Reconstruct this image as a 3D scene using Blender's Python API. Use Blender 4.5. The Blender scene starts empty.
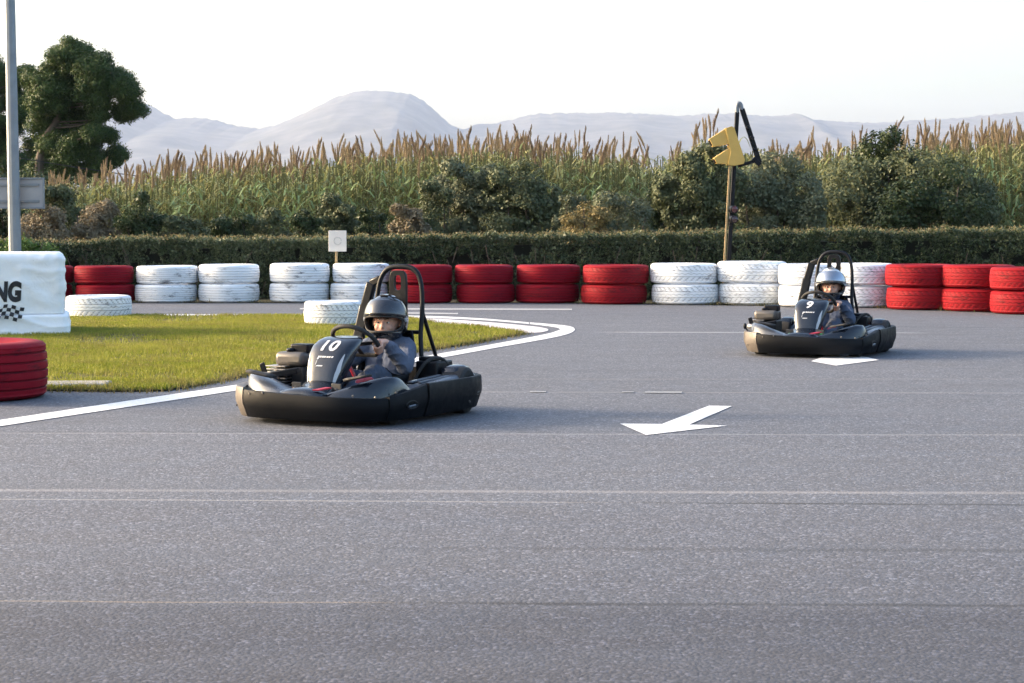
import bpy, bmesh, math, random
import numpy as np
from mathutils import Vector, Matrix, noise as mnoise
from mathutils.bvhtree import BVHTree

random.seed(7); rng = np.random.default_rng(7)
sc = bpy.context.scene
COL = sc.collection
R = math.radians
PI = math.pi

# ------------------------------------------------------------------ camera
F = 70.0/36.0*1024; CX, CY, HOR, CAMH = 512.0, 341.5, 220.0, 1.2
PITCH = math.atan((CY-HOR)/F)
cam_d = bpy.data.cameras.new('camera'); cam = bpy.data.objects.new('camera', cam_d); COL.objects.link(cam)
cam.location = (0, 0, CAMH); cam.rotation_euler = (PI/2-PITCH, 0, 0)
cam_d.lens = 70; cam_d.sensor_width = 36; cam_d.clip_start = 0.1; cam_d.clip_end = 30000
cam_d.dof.use_dof = True; cam_d.dof.focus_distance = 14.5; cam_d.dof.aperture_fstop = 14.0
sc.camera = cam

def ray(px, py):
    a = (px-CX)/F; b = (CY-py)/F
    return Vector((a, math.cos(PITCH)+b*math.sin(PITCH), -math.sin(PITCH)+b*math.cos(PITCH)))
def G(px, py, z=0.0):
    d = ray(px, py); t = (z-CAMH)/d.z
    return Vector((d.x*t, d.y*t, z))
def at(px, py, Y):
    d = ray(px, py); t = Y/d.y
    return Vector((d.x*t, Y, CAMH+d.z*t))

# ------------------------------------------------------------------ helpers
def tag(o, label=None, cat=None, group=None, kind=None):
    if label: o['label'] = label
    if cat: o['category'] = cat
    if group: o['group'] = group
    if kind: o['kind'] = kind
    return o
def children_of(o): return [c for c in bpy.data.objects if c.parent == o]
def empty(name, loc=(0, 0, 0), rz=0):
    o = bpy.data.objects.new(name, None); COL.objects.link(o)
    o.location = loc; o.rotation_euler = (0, 0, rz); o.empty_display_size = .1
    return o
def link(name, me, parent=None):
    o = bpy.data.objects.new(name, me); COL.objects.link(o)
    if parent is not None: o.parent = parent
    return o

class MB:
    def __init__(s): s.v = []; s.f = []; s.m = []; s.cur = 0
    def add(s, vs, fs):
        b = len(s.v); s.v += [tuple(v) for v in vs]
        for f in fs: s.f.append(tuple(i+b for i in f)); s.m.append(s.cur)
    def box(s, c, d, rot=None):
        x, y, z = d[0]/2, d[1]/2, d[2]/2
        vs = [Vector((sx*x, sy*y, sz*z)) for sz in (-1, 1) for sx, sy in ((-1, -1), (1, -1), (1, 1), (-1, 1))]
        if rot is not None: vs = [rot @ v for v in vs]
        vs = [v+Vector(c) for v in vs]
        s.add(vs, [(3, 2, 1, 0), (4, 5, 6, 7), (0, 1, 5, 4), (1, 2, 6, 5), (2, 3, 7, 6), (3, 0, 4, 7)])
    def beam(s, a, b, w, h, up=(0, 0, 1)):
        a = Vector(a); b = Vector(b); d = (b-a); L = d.length; d.normalize()
        x = d.cross(Vector(up)); 
        if x.length < 1e-4: x = d.cross(Vector((1, 0, 0)))
        x.normalize(); z = x.cross(d)
        m = Matrix((x, d, z)).transposed()
        s.box((a+b)/2, (w, L, h), m)
    def loft(s, rings, cap=True, closed=True):
        n = len(rings[0]); vs = [p for r in rings for p in r]; fs = []
        for i in range(len(rings)-1):
            for j in range(n if closed else n-1):
                k = (j+1) % n
                fs.append((i*n+j, i*n+k, (i+1)*n+k, (i+1)*n+j))
        if cap and closed:
            fs.append(tuple(range(n-1, -1, -1))); b = (len(rings)-1)*n; fs.append(tuple(range(b, b+n)))
        s.add(vs, fs)
    def tube(s, pts, r, n=10, closed=False):
        pts = [Vector(p) for p in pts]; L = len(pts); rings = []
        rs = r if isinstance(r, (list, tuple)) else [r]*L
        prev = None
        for i in range(L):
            if closed: t = pts[(i+1) % L]-pts[i-1]
            else: t = pts[min(i+1, L-1)]-pts[max(i-1, 0)]
            t.normalize()
            if prev is None:
                u = t.cross(Vector((0, 0, 1)))
                if u.length < .1: u = t.cross(Vector((1, 0, 0)))
            else: u = prev-t*prev.dot(t)
            u.normalize(); prev = u; w = t.cross(u)
            rings.append([pts[i]+(u*math.cos(a)+w*math.sin(a))*rs[i] for a in [2*PI*k/n for k in range(n)]])
        if closed: rings.append(rings[0]); s.loft(rings, cap=False)
        else: s.loft(rings)
    def sphere(s, c, r, n=14, m=9, rot=None):
        if not hasattr(r, '__len__'): r = (r, r, r)
        rings = []
        for i in range(m+1):
            ph = -PI/2+PI*i/m; ph = max(-PI/2+.02, min(PI/2-.02, ph))
            ring = []
            for k in range(n):
                a = 2*PI*k/n
                p = Vector((r[0]*math.cos(ph)*math.cos(a), r[1]*math.cos(ph)*math.sin(a), r[2]*math.sin(ph)))
                if rot is not None: p = rot @ p
                ring.append(p+Vector(c))
            rings.append(ring)
        s.loft(rings)
    def cyl(s, a, b, r0, r1=None, n=20):
        s.tube([a, b], [r0, r0 if r1 is None else r1], n)
    def build(s, name, mats, parent=None, smooth=True, bevel=0, angle=40, solid=0, sub=0):
        me = bpy.data.meshes.new(name); me.from_pydata(s.v, [], s.f)
        if not isinstance(mats, (list, tuple)): mats = [mats]
        for m in mats: me.materials.append(m)
        me.polygons.foreach_set('material_index', s.m)
        me.update()
        if smooth: me.shade_smooth(); 
        if smooth and angle < 180: me.set_sharp_from_angle(angle=R(angle))
        o = link(name, me, parent)
        if solid:
            md = o.modifiers.new('solid', 'SOLIDIFY'); md.thickness = solid; md.offset = 0
        if bevel:
            md = o.modifiers.new('bevel', 'BEVEL'); md.width = bevel; md.segments = 3; md.limit_method = 'ANGLE'; md.angle_limit = R(35)
        if sub:
            md = o.modifiers.new('sub', 'SUBSURF'); md.levels = md.render_levels = sub
        return o

def spline(pts, n=6):
    """Catmull-Rom through points"""
    P = [Vector(p) for p in pts]; out = []
    for i in range(len(P)-1):
        p0 = P[max(i-1, 0)]; p1 = P[i]; p2 = P[i+1]; p3 = P[min(i+2, len(P)-1)]
        for k in range(n):
            t = k/n
            out.append(.5*((2*p1)+(p2-p0)*t+(2*p0-5*p1+4*p2-p3)*t*t+(3*p1-p0-3*p2+p3)*t**3))
    out.append(P[-1]); return out

def poly_mesh(name, V, nper, mat, parent=None, mats_idx=None):
    """V: (N*nper,3) array, consecutive polygons"""
    V = np.asarray(V, dtype=np.float32).reshape(-1, 3); nv = len(V); nf = nv//nper
    me = bpy.data.meshes.new(name)
    me.vertices.add(nv); me.vertices.foreach_set('co', V.ravel())
    me.loops.add(nv); me.loops.foreach_set('vertex_index', np.arange(nv, dtype=np.int32))
    me.polygons.add(nf); me.polygons.foreach_set('loop_start', np.arange(0, nv, nper, dtype=np.int32))
    mats = mat if isinstance(mat, (list, tuple)) else [mat]
    for m in mats: me.materials.append(m)
    if mats_idx is not None: me.polygons.foreach_set('material_index', np.asarray(mats_idx, dtype=np.int32))
    me.update(calc_edges=True)
    return link(name, me, parent)

def grid_ribbon_mesh(name, C, Wd, mat, parent=None):
    """ribbons: C (N,K,3) centre lines, Wd (N,K,3) half-width vectors; connected strips per ribbon"""
    N, K, _ = C.shape
    V = np.stack([C-Wd, C+Wd], axis=2).reshape(N*K*2, 3).astype(np.float32)
    base = (np.arange(N)*K*2)[:, None]; k = np.arange(K-1)[None, :]*2
    q = np.stack([base+k, base+k+1, base+k+3, base+k+2], axis=2).reshape(-1, 4).astype(np.int32)
    me = bpy.data.meshes.new(name)
    me.vertices.add(len(V)); me.vertices.foreach_set('co', V.ravel())
    me.loops.add(q.size); me.loops.foreach_set('vertex_index', q.ravel())
    me.polygons.add(len(q)); me.polygons.foreach_set('loop_start', np.arange(0, q.size, 4, dtype=np.int32))
    me.materials.append(mat); me.update(calc_edges=True)
    if name is None: return me
    return link(name, me, parent)

def unit(a): return a/np.maximum(np.linalg.norm(a, axis=-1, keepdims=True), 1e-9)
def leaf_cards(P, size, aspect=.45, up_bias=0.3, out=None, face=None):
    """rhombic leaves at points P -> (N*4,3); face: directions the leaf blades tend to face"""
    n = len(P)
    if face is not None:
        nn = unit(rng.normal(size=(n, 3))*.75+face*1.3+np.array([0, 0, .35])); d = unit(np.cross(nn, rng.normal(size=(n, 3)))); r = np.cross(nn, d)
        L = (size*rng.uniform(.6, 1.3, n))[:, None]
        return np.stack([P-d*L*.5, P+r*L*aspect*.5, P+d*L*.5, P-r*L*aspect*.5], axis=1).reshape(-1, 3)
    d = rng.normal(size=(n, 3)); 
    if out is not None: d = d+out*1.0
    d[:, 2] += up_bias; d = unit(d)
    r = unit(np.cross(d, rng.normal(size=(n, 3))))
    L = (size*rng.uniform(.6, 1.3, n))[:, None]
    a = P-d*L*.5; b = P+r*L*aspect*.5; c = P+d*L*.5; e = P-r*L*aspect*.5
    return np.stack([a, b, c, e], axis=1).reshape(-1, 3)

# ------------------------------------------------------------------ materials
class NT:
    def __init__(s, name):
        s.mat = bpy.data.materials.new(name); s.mat.use_nodes = True
        s.t = s.mat.node_tree; s.b = s.t.nodes['Principled BSDF']; s.out = s.t.nodes['Material Output']
    def n(s, ty, **kw):
        nd = s.t.nodes.new(ty)
        for k, v in kw.items(): setattr(nd, k, v)
        return nd
    def l(s, a, b): s.t.links.new(a, b)
    def coord(s, kind='Object', scale=1.0, vec=None):
        tc = s.n('ShaderNodeTexCoord'); mp = s.n('ShaderNodeMapping')
        s.l(tc.outputs[kind], mp.inputs['Vector'])
        mp.inputs['Scale'].default_value = (scale,)*3 if not hasattr(scale, '__len__') else scale
        return mp.outputs['Vector']
    def noise(s, vec, scale=5, detail=4, rough=.55, dist=0):
        nd = s.n('ShaderNodeTexNoise'); s.l(vec, nd.inputs['Vector'])
        nd.inputs['Scale'].default_value = scale; nd.inputs['Detail'].default_value = detail
        nd.inputs['Roughness'].default_value = rough; nd.inputs['Distortion'].default_value = dist
        return nd.outputs['Fac']
    def ramp(s, fac, stops):
        nd = s.n('ShaderNodeValToRGB'); e = nd.color_ramp.elements
        while len(e) < len(stops): e.new(.5)
        for i, (p, c) in enumerate(stops):
            e[i].position = p; e[i].color = (c, c, c, 1) if not hasattr(c, '__len__') else (*c[:3], 1)
        s.l(fac, nd.inputs['Fac']); return nd.outputs['Color']
    def mix(s, fac, a, b, mode='MIX'):
        nd = s.n('ShaderNodeMix', data_type='RGBA', blend_type=mode)
        for sock, v in ((nd.inputs['Factor'], fac), (nd.inputs['A'], a), (nd.inputs['B'], b)):
            if hasattr(v, 'links') or hasattr(v, 'is_linked'): s.l(v, sock)
            elif hasattr(v, '__len__'): sock.default_value = (*v[:3], 1)
            else: sock.default_value = v
        return nd.outputs['Result']
    def math(s, op, a, b=None, c=None, clamp=False):
        nd = s.n('ShaderNodeMath', operation=op); nd.use_clamp = clamp
        for i, v in enumerate((a, b, c)):
            if v is None: continue
            if hasattr(v, 'is_linked'): s.l(v, nd.inputs[i])
            else: nd.inputs[i].default_value = v
        return nd.outputs[0]
    def bump(s, h, strength=.3, dist=.01, normal=None):
        nd = s.n('ShaderNodeBump'); s.l(h, nd.inputs['Height'])
        nd.inputs['Strength'].default_value = strength; nd.inputs['Distance'].default_value = dist
        if normal is not None: s.l(normal, nd.inputs['Normal'])
        s.l(nd.outputs['Normal'], s.b.inputs['Normal']); return nd.outputs['Normal']
    def set(s, **kw):
        mp = dict(color='Base Color', rough='Roughness', metal='Metallic', coat='Coat Weight', spec='Specular IOR Level', alpha='Alpha', trans='Transmission Weight')
        for k, v in kw.items():
            sock = s.b.inputs[mp[k]]
            if hasattr(v, 'is_linked'): s.l(v, sock)
            elif k == 'color': sock.default_value = (*v[:3], 1)
            else: sock.default_value = v
        return s.mat

def plastic(name, col, rough=.4, var=.25, scale=8, coat=0, bump=.05, metal=0, scuff=0.0, scuffcol=(.3, .28, .25)):
    t = NT(name); v = t.coord('Object')
    f = t.noise(v, scale, 5, .6)
    c = t.mix(f, [x*(1-var) for x in col], [min(1, x*(1+var)) for x in col])
    r = t.ramp(t.noise(v, scale*2.3, 5, .7), [(.3, max(.03, rough-.12)), (.7, min(1, rough+.15))])
    if scuff:
        m = t.ramp(t.noise(t.coord('Object', (3, 3, 14)), 6, 8, .75, .6), [(.56, 0), (.72, scuff)])
        c = t.mix(m, c, scuffcol)
    t.bump(t.noise(v, scale*6, 3), bump, .003)
    return t.set(color=c, rough=r, coat=coat, metal=metal)

def leafmat(name, cols, rough=.6, trans=.25, spec=.25, mott=None):
    """cols: list of colours spread by leaf"""
    t = NT(name); g = t.n('ShaderNodeNewGeometry')
    st = [(i/(len(cols)-1), c) for i, c in enumerate(cols)]
    c = t.ramp(g.outputs['Random Per Island'], st)
    cl = t.noise(t.coord('Object'), .9, 3)
    c = t.mix(t.ramp(cl, [(.35, 0), (.7, .45)]), c, [x*1.25 for x in cols[-1]])
    if mott: c = t.mix(t.ramp(t.noise(t.coord('Object', mott[1]), 1.0, 5, .7), [(.45, 0), (.66, mott[2])]), c, mott[0])
    t.set(color=c, rough=rough, spec=spec)
    tr = t.n('ShaderNodeBsdfTranslucent'); t.l(c, tr.inputs['Color'])
    mx = t.n('ShaderNodeMixShader'); mx.inputs[0].default_value = trans
    t.l(t.b.outputs[0], mx.inputs[1]); t.l(tr.outputs[0], mx.inputs[2]); t.l(mx.outputs[0], t.out.inputs['Surface'])
    return t.mat

# asphalt ---------------------------------------------------------
def asphalt():
    t = NT('asphalt'); v = t.coord('Object')
    big = t.noise(v, .35, 4, .55)
    med = t.noise(t.coord('Object', (.6, 2.5, 1)), 1.2, 5, .65)
    fine = t.noise(v, 60, 3, .7)
    vor = t.n('ShaderNodeTexVoronoi'); t.l(v, vor.inputs['Vector']); vor.inputs['Scale'].default_value = 88
    agg = t.n('ShaderNodeSeparateColor'); t.l(vor.outputs['Color'], agg.inputs['Color'])
    base = t.mix(t.ramp(big, [(.3, 0), (.7, 1)]), (.091, .100, .122), (.114, .122, .144))
    base = t.mix(t.ramp(med, [(.42, 0), (.75, .55)]), base, (.113, .118, .132))
    chip = t.ramp(agg.outputs['Red'], [(0, .5), (.62, .93), (.86, 1.3), (1, 2.5)])
    base = t.mix(1.0, base, chip, 'MULTIPLY')
    base = t.mix(t.ramp(fine, [(.4, 0), (.62, .5)]), base, (.082, .086, .097))
    sp = t.n('ShaderNodeSeparateXYZ'); tc = t.n('ShaderNodeTexCoord'); t.l(tc.outputs['Object'], sp.inputs[0])
    X, Y = sp.outputs['X'], sp.outputs['Y']
    wob = t.math('MULTIPLY', t.math('SUBTRACT', t.noise(v, 1.3, 4), .5), .05)
    def seam(y0, slope, width, col, amt, x0=None, x1=None, soft=.25, breakup=True):
        nonlocal base
        yy = t.math('SUBTRACT', t.math('ADD', Y, wob), t.math('MULTIPLY_ADD', X, slope, y0))
        d = t.math('ABSOLUTE', yy)
        m = t.math('SUBTRACT', 1.0, t.math('DIVIDE', d, width), clamp=True)
        m = t.math('POWER', m, .6)
        if x0 is not None:
            a = t.math('MULTIPLY', t.math('SUBTRACT', X, x0), 1/soft, clamp=True)
            b = t.math('MULTIPLY', t.math('SUBTRACT', x1, X), 1/soft, clamp=True)
            m = t.math('MULTIPLY', m, t.math('MULTIPLY', a, b))
        if breakup:
            m = t.math('MULTIPLY', m, t.ramp(t.noise(t.coord('Object', (1.5, 9, 1)), 2.0, 5, .7), [(.28, .4), (.55, 1)]))
        base = t.mix(t.math('MULTIPLY', m, amt), base, col)
    def py(y): return G(512, y).y
    def sl(ya, yb):
        A = G(0, ya); B = G(1024, yb); return (B.y-A.y)/(B.x-A.x)
    def mid(ya, yb):
        A = G(0, ya); B = G(1024, yb); return A.y+(B.y-A.y)*(0-A.x)/(B.x-A.x)
    pale = (.34, .32, .30); tan = (.36, .29, .2); dark = (.022, .023, .026)
    # dark and pale seam lines across the track
    seam(mid(601, 606), sl(601, 606), .03, dark, 1.0, -.55, 9, .5)
    seam(mid(601, 606), sl(601, 606), .011, tan, .7, -9, -.3, .3)
    seam(mid(499, 505), sl(499, 505), .03, dark, 1.0, .1, 9, 1.0)
    seam(mid(499, 505), sl(499, 505), .016, (.36, .34, .32), .6, -9, .6, .6)
    seam(mid(490, 493), sl(490, 493), .05, (.34, .33, .33), .5, -9, 9)
    seam(mid(546, 551), sl(546, 551), .05, dark, .6, -1, 9, 2)
    seam(mid(433, 435), sl(433, 435), .03, (.34, .34, .34), .45, -9, 9)
    seam(mid(391, 393), sl(391, 393), .04, (.36, .36, .36), .4, -9, 9)
    seam(mid(379, 379), sl(379, 379), .03, pale, .3, -9, 9)
    seam(mid(331, 333), sl(331, 333), .09, (.45, .45, .46), .7, .8, 4.5, .6)
    seam(mid(324, 326), sl(322, 327), .1, dark, .45, 3, 12, 1)
    seam(mid(338, 340), sl(338, 340), .05, dark, .4, 3, 12, 1)
    # soft-edged tone bands across the track, mostly darker toward the near end
    def tone_band(ya, yb, tone, soft_=.04):
        nonlocal base
        edge_ = t.math('SUBTRACT', t.math('MULTIPLY_ADD', X, sl(ya, yb), mid(ya, yb)), t.math('ADD', Y, wob))
        base = t.mix(t.math('MULTIPLY', edge_, 1/soft_, clamp=True), base, t.mix(1.0, base, tone, 'MULTIPLY'))
    tone_band(601, 606, (.70, .70, .725), .10); tone_band(575, 580, (.86, .86, .88), 1.2); tone_band(499, 505, (.90, .89, .90), .3); tone_band(433, 435, (1.09, 1.07, 1.05)); tone_band(545, 551, (.90, .90, .91), .6)
    # tyre rubber laid on the racing line
    rub = t.ramp(t.noise(t.coord('Object', (.12, 1.1, 1)), 1.6, 5, .6), [(.45, 0), (.75, .45)])
    base = t.mix(rub, base, (.085, .090, .104))
    sk = t.ramp(t.noise(t.coord('Object', (.05, 3.2, 1)), 2.1, 3, .5, .25), [(.60, 0), (.70, .38)])
    base = t.mix(sk, base, (.068, .071, .08))
    spot = t.ramp(t.noise(t.coord('Object', (1, 1.4, 1)), 1.7, 6, .75), [(.66, 0), (.76, .5)])
    base = t.mix(spot, base, (.08, .083, .092))
    t.set(color=base, rough=t.ramp(t.noise(v, 3, 4), [(.3, .74), (.7, .9)]), spec=.45)
    hgt = t.math('ADD', t.math('MULTIPLY', vor.outputs['Distance'], -1.0), t.math('MULTIPLY', fine, .8))
    t.bump(hgt, .32, .007)
    return t.mat

def paint(name='road paint', wear=.5, col=(.74, .74, .73)):
    t = NT(name); v = t.coord('Object')
    m = t.ramp(t.noise(v, 14, 8, .8), [(.5+.1*(1-wear), 0), (.72+.06*(1-wear), .8*wear)])
    vor = t.n('ShaderNodeTexVoronoi'); t.l(v, vor.inputs['Vector']); vor.inputs['Scale'].default_value = 75
    c = t.mix(m, t.mix(t.noise(v, 2, 4), [x*.86 for x in col], col), (.16, .16, .165))
    t.bump(t.math('MULTIPLY', vor.outputs['Distance'], -1.0), .45, .01)
    return t.set(color=c, rough=.62)

def tyre_paint(name, col, dark, wear, groove=.3):
    t = NT(name); tc = t.n('ShaderNodeTexCoord'); oi = t.n('ShaderNodeObjectInfo')
    mp = t.n('ShaderNodeMapping'); t.l(tc.outputs['Object'], mp.inputs['Vector'])
    off = t.n('ShaderNodeCombineXYZ'); m10 = t.math('MULTIPLY', oi.outputs['Random'], 37.0)
    t.l(m10, off.inputs[0]); t.l(m10, off.inputs[2]); t.l(off.outputs[0], mp.inputs['Location'])
    v = mp.outputs['Vector']
    st = t.n('ShaderNodeMapping'); t.l(v, st.inputs['Vector']); st.inputs['Scale'].default_value = (1.5, 1.5, 7)
    vs = st.outputs['Vector']
    w = t.ramp(t.noise(vs, 2.2, 9, .78, .4), [(.54, 0), (.66, wear)])
    w2 = t.ramp(t.noise(v, 23, 4, .7), [(.66, 0), (.74, wear*.9)])
    dirt = t.ramp(t.noise(v, 3, 5, .65), [(.35, 0), (.72, .25)])
    c = t.mix(t.noise(v, 1.4, 3), [x*.93 for x in col], col)
    c = t.mix(dirt, c, [x*.72+.02 for x in col])
    c = t.mix(w, c, dark); c = t.mix(w2, c, dark)
    # grooves hold dirt and bare rubber: geometric groove depth through pointiness-free radius mask
    at_ = t.n('ShaderNodeAttribute'); at_.attribute_name = 'groove'
    c = t.mix(t.math('MULTIPLY', at_.outputs['Fac'], groove), c, dark)
    # splash dirt near the ground side of the tyre
    t.bump(t.noise(v, 30, 5, .7), .25, .006)
    return t.set(color=c, rough=t.ramp(t.noise(v, 6, 4), [(.3, .55), (.7, .8)]), spec=.12)

M = {}
M['asphalt'] = asphalt()
M['paint'] = paint('track line paint', .75)
M['paint_fresh'] = paint('arrow paint', .8, (.74, .745, .75))
M['paint_worn'] = paint('worn line paint', 1.0, (.46, .455, .45))
def soil_mat(name, a, b, c):
    t = NT(name); v = t.coord('Object')
    k = t.mix(t.ramp(t.noise(v, .8, 6, .65), [(.3, 0), (.7, 1)]), a, b)
    k = t.mix(t.ramp(t.noise(v, 14, 6, .7), [(.45, 0), (.65, .7)]), k, c)
    t.bump(t.noise(v, 25, 6, .7), .6, .03); return t.set(color=k, rough=.95, spec=.06)
M['soil'] = soil_mat('soil', (.075, .062, .042), (.05, .062, .028), (.11, .092, .06))
M['lawn'] = soil_mat('lawn soil', (.11, .115, .03), (.15, .13, .05), (.17, .14, .08))
M['verge'] = soil_mat('verge soil', (.10, .085, .06), (.075, .078, .035), (.15, .13, .10))
M['concrete'] = soil_mat('concrete', (.42, .39, .35), (.36, .34, .31), (.30, .28, .26))
M['paint_faint'] = paint('faint dash paint', 1.0, (.27, .27, .27))
M['apron'] = paint('painted apron', .75, (.66, .62, .62))
M['white_tyre'] = tyre_paint('white tyre paint', (.86, .88, .90), (.09, .09, .095), .95, .5)
M['white_tyre_worn'] = tyre_paint('worn white tyre paint', (.84, .86, .88), (.06, .06, .063), 1.0, .5)
M['white_tyre_scruffy'] = tyre_paint('scruffy white tyre paint', (.78, .79, .80), (.045, .045, .048), 1.0, .6)
M['red_tyre'] = tyre_paint('red tyre paint', (.235, .0025, .012), (.03, .005, .009), .9, .6)
M['red_tyre_sun'] = tyre_paint('sunlit red tyre paint', (.25, .006, .012), (.04, .008, .010), .9, .55)  # lit copy of the red tyre paint, sun put into the colour
M['black_plastic'] = plastic('black plastic', (.008, .009, .012), .36, .3, 9, .05, .06, scuff=.2, scuffcol=(.02, .02, .02)); M['black_plastic'].node_tree.nodes['Principled BSDF'].inputs['Specular IOR Level'].default_value = .15
M['bumper'] = plastic('scuffed bumper plastic', (.004, .005, .007), .52, .3, 7, 0, .08, scuff=.30, scuffcol=(.026, .028, .032)); M['bumper'].node_tree.nodes['Principled BSDF'].inputs['Specular IOR Level'].default_value = .12; M['engine_side'] = plastic('dusty tan bumper plastic', (.115, .098, .082), .5, .3, 7, 0, .08, scuff=.5, scuffcol=(.06, .05, .045))  # tan bumper segments, paler than the black bumper plastic
M['body'] = plastic('glossy blue black bodywork', (.004, .007, .014), .16, .2, 6, .3, .02, scuff=.08, scuffcol=(.12, .12, .13))
M['grey_plastic'] = plastic('grey bodywork plastic', (.06, .07, .09), .33, .22, 7, .2, .05, scuff=.3, scuffcol=(.2, .2, .2))
M['rubber'] = plastic('rubber', (.018, .018, .019), .75, .3, 20, 0, .2)
M['steel_black'] = plastic('black powder coated steel', (.005, .006, .009), .42, .2, 14, .0, .03); M['steel_black'].node_tree.nodes['Principled BSDF'].inputs['Specular IOR Level'].default_value = .2
M['metal'] = plastic('engine metal', (.30, .29, .28), .42, .25, 20, 0, .1, metal=.85)
M['dark_metal'] = plastic('dark engine metal', (.05, .05, .052), .5, .3, 16, 0, .1, metal=.5)
M['dark_tank'] = plastic('dull grey tank', (.12, .11, .10), .45, .3, 14, 0, .06, metal=.4)
M['red_metal'] = plastic('red painted metal', (.38, .015, .03), .35, .2, 14, .2, .03)
M['decal'] = plastic('white decal', (.58, .59, .61), .35, .04, 12, 0, .0)
M['silver'] = plastic('silver trim', (.42, .44, .47), .22, .1, 12, .3, .0)
M['helmet'] = plastic('glossy black helmet', (.010, .011, .014), .08, .12, 6, 1.0, .0)
M['helmet_silver'] = plastic('silver helmet shell', (.48, .50, .54), .16, .1, 6, .8, .0)
M['lining'] = plastic('helmet lining', (.012, .012, .013), .9, .2, 40, 0, .2)
M['eye_white'] = plastic('eye white', (.7, .68, .66), .3, .03, 20)
M['iris'] = plastic('iris', (.03, .018, .012), .2, .1, 20)
M['brow'] = plastic('brow hair', (.10, .06, .03), .7, .3, 90, 0, .3)
t = NT('visor'); t.set(color=(.30, .33, .38), rough=.10, metal=.75, coat=.6); M['visor'] = t.mat
M['visor_dark'] = plastic('dark tinted visor', (.02, .022, .028), .08, .1, 6, .6, .0)
def cloth(name, col, s=1.0):
    t = NT(name); v = t.coord('Object')
    c = t.mix(t.noise(v, 9, 5, .6), [x*.72 for x in col], [x*1.22 for x in col])
    w = t.noise(t.coord('Object', (1, 1.6, 1)), 17, 3, .5, 1.2)
    f = t.noise(v, 260, 2)
    h = t.math('ADD', w, t.math('MULTIPLY', f, .12))
    t.bump(h, .75, .016*s); return t.set(color=c, rough=.85, spec=.2)
M['jacket'] = cloth('slate jacket cloth', (.095, .115, .165))
M['jacket_dark'] = cloth('navy jacket cloth', (.07, .09, .14))
M['trousers'] = cloth('blue grey trouser cloth', (.062, .075, .108))
M['shoe'] = plastic('dark shoe', (.03, .03, .034), .6)
M['shoe_green'] = plastic('green shoe', (.02, .22, .07), .5)
t = NT('skin'); v = t.coord('Object')
t.set(color=t.mix(t.noise(v, 14, 4), (.50, .27, .19), (.62, .36, .27)), rough=.5)
t.b.inputs['Subsurface Weight'].default_value = .12; t.b.inputs['Subsurface Scale'].default_value = .01
M['skin'] = t.mat
M['galv'] = plastic('galvanised steel', (.20, .225, .25), .5, .22, 5, 0, .06, metal=.45, scuff=.35, scuffcol=(.25, .26, .28))
M['sign_back'] = plastic('bare aluminium sign back', (.30, .31, .33), .48, .12, 4, 0, .03, metal=.3)
M['sign_white'] = plastic('white sign face', (.66, .62, .56), .55, .1, 5)
M['sign_mark'] = plastic('faded sign print', (.50, .48, .44), .6, .1, 8)
M['wood'] = plastic('bare wood', (.36, .25, .12), .7, .35, 12, 0, .15)
M['yellow'] = plastic('yellow painted metal', (.50, .335, .085), .6, .15, 7, 0, .05, scuff=.3, scuffcol=(.35, .2, .04))
M['lamp_dark'] = plastic('dark lamp lens', (.03, .012, .012), .2, .1, 8, .4)
M['lamp_red'] = plastic('unlit red lamp lens', (.07, .012, .014), .2, .1, 8, .4)
M['black_text'] = plastic('black print', (.014, .015, .02), .6, .2, 20)
M['cable'] = plastic('cable', (.03, .03, .03), .7)
# tarp
t = NT('white tarpaulin'); v = t.coord('Object')
c = t.mix(t.ramp(t.noise(v, 3, 6, .65), [(.45, 0), (.8, .5)]), (.86, .87, .88), (.70, .70, .70))
c = t.mix(t.ramp(t.noise(t.coord('Object', (1, 1, 2.5)), 7, 8, .8), [(.62, 0), (.7, .5)]), c, (.25, .25, .26))
t.bump(t.noise(v, 7, 5, .55, .8), .35, .03); M['tarp'] = t.set(color=c, rough=.48)
# foliage
M['grass'] = leafmat('grass blades', [(00000.1145, 00000.1562, 00000.0117), (00000.1814, 00000.2187, 00000.0167), (00000.2578, 00000.2708, 00000.0268), (00000.3245, 00000.3020, 00000.0585)], .6, .35, mott=((.20, .155, .06), (2.2, 3.2, 1), .75))
M['dry'] = leafmat('dry weeds', [(.16, .12, .05), (.22, .17, .07), (.10, .11, .03)], .7, .3)
M['hedge'] = leafmat('hedge leaves', [(0.0145, 0.0284, 0.0117), (0.0281, 0.0473, 0.0180), (0.0493, 0.0714, 0.0297), (0.1360, 0.1628, 0.0900)], .45, .2)
M['tips'] = leafmat('sunlit clipped tips', [(0.1870, 0.1445, 0.0765), (0.2890, 0.2295, 0.1360), (0.1360, 0.1360, 0.0510)], .7, .45)  # golden sunlight on the hedge top put into the leaf colour
M['hedge_core'] = plastic('hedge twigs', (.014, .016, .010), .9, .4, 20, 0, .3)
M['reed_leaf'] = leafmat('reed leaves', [(00000.1162, 00000.1559, 00000.0635), (00000.1787, 00000.2200, 00000.0846), (00000.2680, 00000.2750, 00000.1057), (00000.3930, 00000.3483, 00000.1410)], .55, .3)
M['reed_green'] = leafmat('fresh reed leaves', [(00000.1268, 00000.1975, 00000.0893), (00000.1860, 00000.2692, 00000.1225), (00000.2197, 00000.2692, 00000.1008)], .55, .3)
M['plume'] = leafmat('reed plume', [(000.1764, 000.1283, 000.0798), (000.2506, 000.1876, 000.1148), (000.3340, 000.2666, 000.1696)], .8, .35)
M['plume_dark'] = leafmat('dark reed plume', [(000.1114, 000.0789, 000.0549), (000.1670, 000.1185, 000.0798), (000.2320, 000.1679, 000.1097)], .8, .3)
M['stalk'] = leafmat('reed stalk', [(.16, .13, .055), (.12, .13, .05)], .6, .1)
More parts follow.
